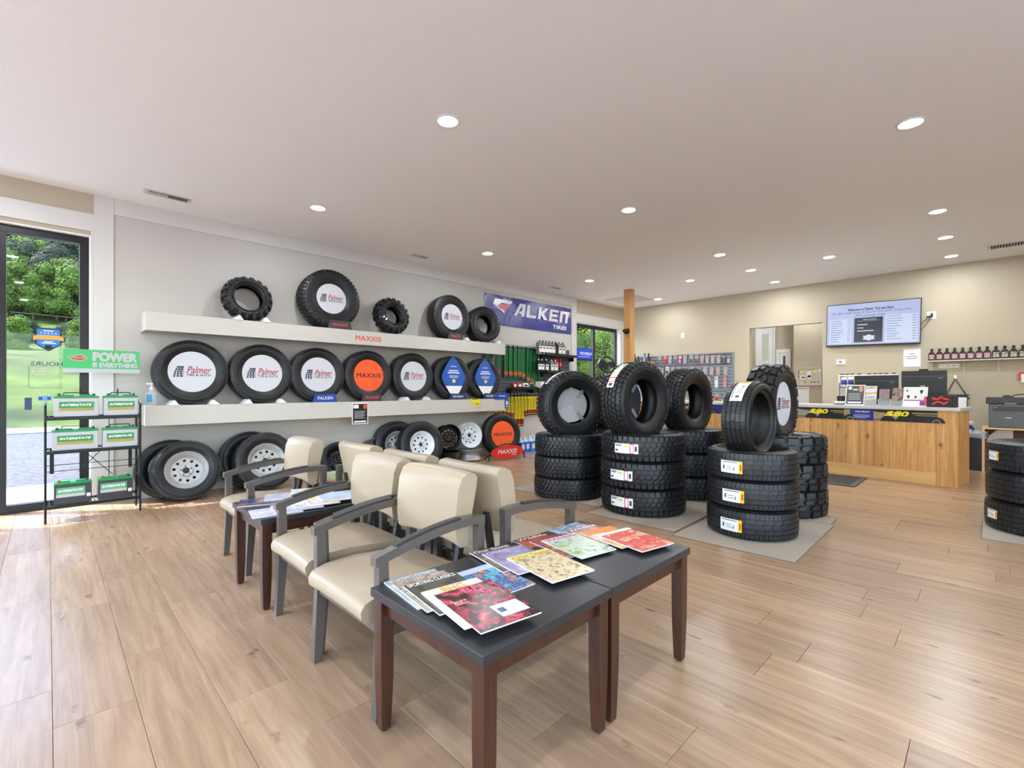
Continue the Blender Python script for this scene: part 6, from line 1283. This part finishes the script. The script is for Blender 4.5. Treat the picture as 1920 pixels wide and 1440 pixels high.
def tree_mesh(seed, leaf, H=11, spread=3.6, blobs=12, dens=2600, cs=1.0):
    rg = random.Random(seed); m = MB(); cen = []
    for i in range(blobs):
        a = rg.random() * 6.28; r = spread * .62 * rg.random() ** .5; z = H * (.12 + .76 * rg.random()); cen.append((r * math.cos(a) * (1.2 - z / H * .5), r * math.sin(a) * (1.2 - z / H * .5), z, spread * (.34 + .2 * rg.random())))
    for k in range(dens):         # leaf clumps: small bent cards scattered over the crown lobes
        cx_, cy__, cz, r = cen[k % blobs]; d = Vector((rg.gauss(0, 1), rg.gauss(0, 1), rg.gauss(0, 1))).normalized(); p = Vector((cx_, cy__, cz)) + d * r * (.74 + .36 * rg.random())
        s = (.15 + .2 * rg.random()) * (H / 11) ** .5 * cs; u = d.orthogonal().normalized(); u = Matrix.Rotation(rg.random() * 6.28, 3, d) @ u; v = d.cross(u); n = d * s * .4
        m.add([p - u * s, p - v * s * .7 + n, p + u * s, p + v * s * .7 + n, p + n * 1.5], [(0, 1, 4), (1, 2, 4), (2, 3, 4), (3, 0, 4)])
    core = MB()
    for cx_, cy__, cz, r in cen:
        pr = [(max(.001, r * .74 * math.sin(math.pi * i / 6)), -r * .74 * math.cos(math.pi * i / 6)) for i in range(7)]; core.lathe(pr, 9, T(cx_, cy__, cz))
    m.add(core.v, core.f, 0, None, True)
    tr = MB().cyl((0, 0, -.5), (0, 0, H * .6), H * .022, H * .01, 8)
    for c in cen[:4]: tr.cyl((0, 0, H * .35), (c[0], c[1], c[2]), H * .01, .02, 5)
    return m, tr
def tree_proto(seed, kind, **k):
    m, tr = tree_mesh(seed, None, **k); a = m.build('crown', LF[kind]); b = tr.build('trunk', BARK); da, db = a.data, b.data
    bpy.data.objects.remove(a); bpy.data.objects.remove(b); return da, db
protos = [tree_proto(11, 0), tree_proto(12, 1, H=13, spread=4.4), tree_proto(13, 2, H=12, spread=3.8, dens=2200), tree_proto(14, 1, H=14, spread=4.0), tree_proto(15, 0, H=10, spread=3.2)]
def plant(x, y, k, s, lab, name='tree', cat='tree', grp='trees on the hillside', z=None):
    t = thing(name, lab, cat, T(x, y, gz(x, y) if z is None else z) @ RZ(random.random() * 6.28) @ Matrix.Scale(s, 4), grp); put(protos[k][0], 'crown', t); put(protos[k][1], 'trunk', t); return t
kinds = {0: 'bright spring green tree', 1: 'dark green broad tree', 2: 'grey green tree', 3: 'tall dark tree', 4: 'small bright tree'}
rowsT = [(143, (4, 0, 4, 0, 4, 0, 4), 1.15), (149, (0, 4, 2, 0, 2, 4, 0), 1.1), (157, (2, 1, 2, 2, 1, 2, 0), 1.1), (167, (1, 0, 2, 2, 3, 1, 2), 1.15), (178, (1, 3, 2, 1, 1, 0, 3), 1.2), (190, (3, 1, 0, 1, 3, 1, 1), 1.2), (203, (1, 3, 1, 0, 1, 3, 0), 1.3), (218, (1, 0, 3, 1, 1, 3, 1), 1.3), (234, (0, 1, 3, 1, 0, 1, 3), 1.35), (252, (1, 3, 1, 1, 3, 0, 1), 1.45), (272, (1, 3, 1, 3, 1, 1, 3), 1.5)]
for j, (yy, ks, s) in enumerate(rowsT):
    x0 = yy * -.052; x1 = yy * .062
    for i, k in enumerate(ks):
        x = x0 + (x1 - x0) * (i + .5 * (j % 2)) / 6 + random.uniform(-.7, .7); plant(x, yy + random.uniform(-2, 2), k, s * random.uniform(.9, 1.1), f"{kinds[k]} on the hill, {ORD[j]} row up, {ORD[i]} from the left")
p = PY(40, 650, 60); plant(p.x, 60, 4, .42, 'small round bright tree alone in the meadow', z=gz(p.x, 60) - 1)
p = PY(150, 650, 64); plant(p.x + .3, 64, 4, .45, 'bright bush in the meadow behind the entrance frame', z=gz(p.x, 64) - 1)
for i, (px, d) in enumerate(((22, 68), (60, 70), (120, 74), (135, 70), (165, 66))): 
    p = PY(px, 640, d); plant(p.x, d, 1 if i % 2 else 2, .28, f'dark hedge bush across the meadow, {ORD[i]} from the left', 'hedge_bush', 'bush', 'hedge bushes across the meadow', z=gz(p.x, d) - 1.0)
protos += [tree_proto(21, 0, H=3.2, spread=1.5, blobs=9, dens=6500, cs=.32), tree_proto(22, 1, H=6.5, spread=2.6, blobs=12, dens=8000, cs=.38)]
for i, (x, y, k, s, lb) in enumerate([(13.2, 10.6, 5, 1, 'light green shrub low outside the far window, left'), (14.6, 10.5, 5, 1.1, 'light green shrub low outside the far window, middle'), (16.0, 11.0, 5, 1.05, 'light green shrub low outside the far window, right'), (17.2, 11.6, 5, 1.0, 'light green shrub at the right edge of the far window'), (15.0, 13.5, 6, 1, 'dark green tree outside the far window, left'), (18.0, 13.8, 6, 1.05, 'dark green tree outside the far window, middle'), (20.5, 14.5, 6, 1.1, 'dark green tree outside the far window, right'), (23.5, 16, 6, 1.2, 'dark green tree farthest right outside the far window'), (12.6, 12.6, 6, .95, 'dark green tree outside the far window, farthest left'), (20, 18.5, 3, .7, 'tall tree behind the others outside the far window'), (26, 20, 1, .8, 'broad tree far behind the far window')]): plant(x, y, k, s, lb, grp='greenery outside the far window', z=-.05)
t = thing('overhead_cable', 'dark cable crossing the meadow behind the entrance glass', 'cable', T(0, 0, 0)); a, b = PY(18, 585, 34), PY(158, 598, 34); MB().cyl(a, b + (b - a) * .5, .03, None, 6).build('wire', BLACK, t)
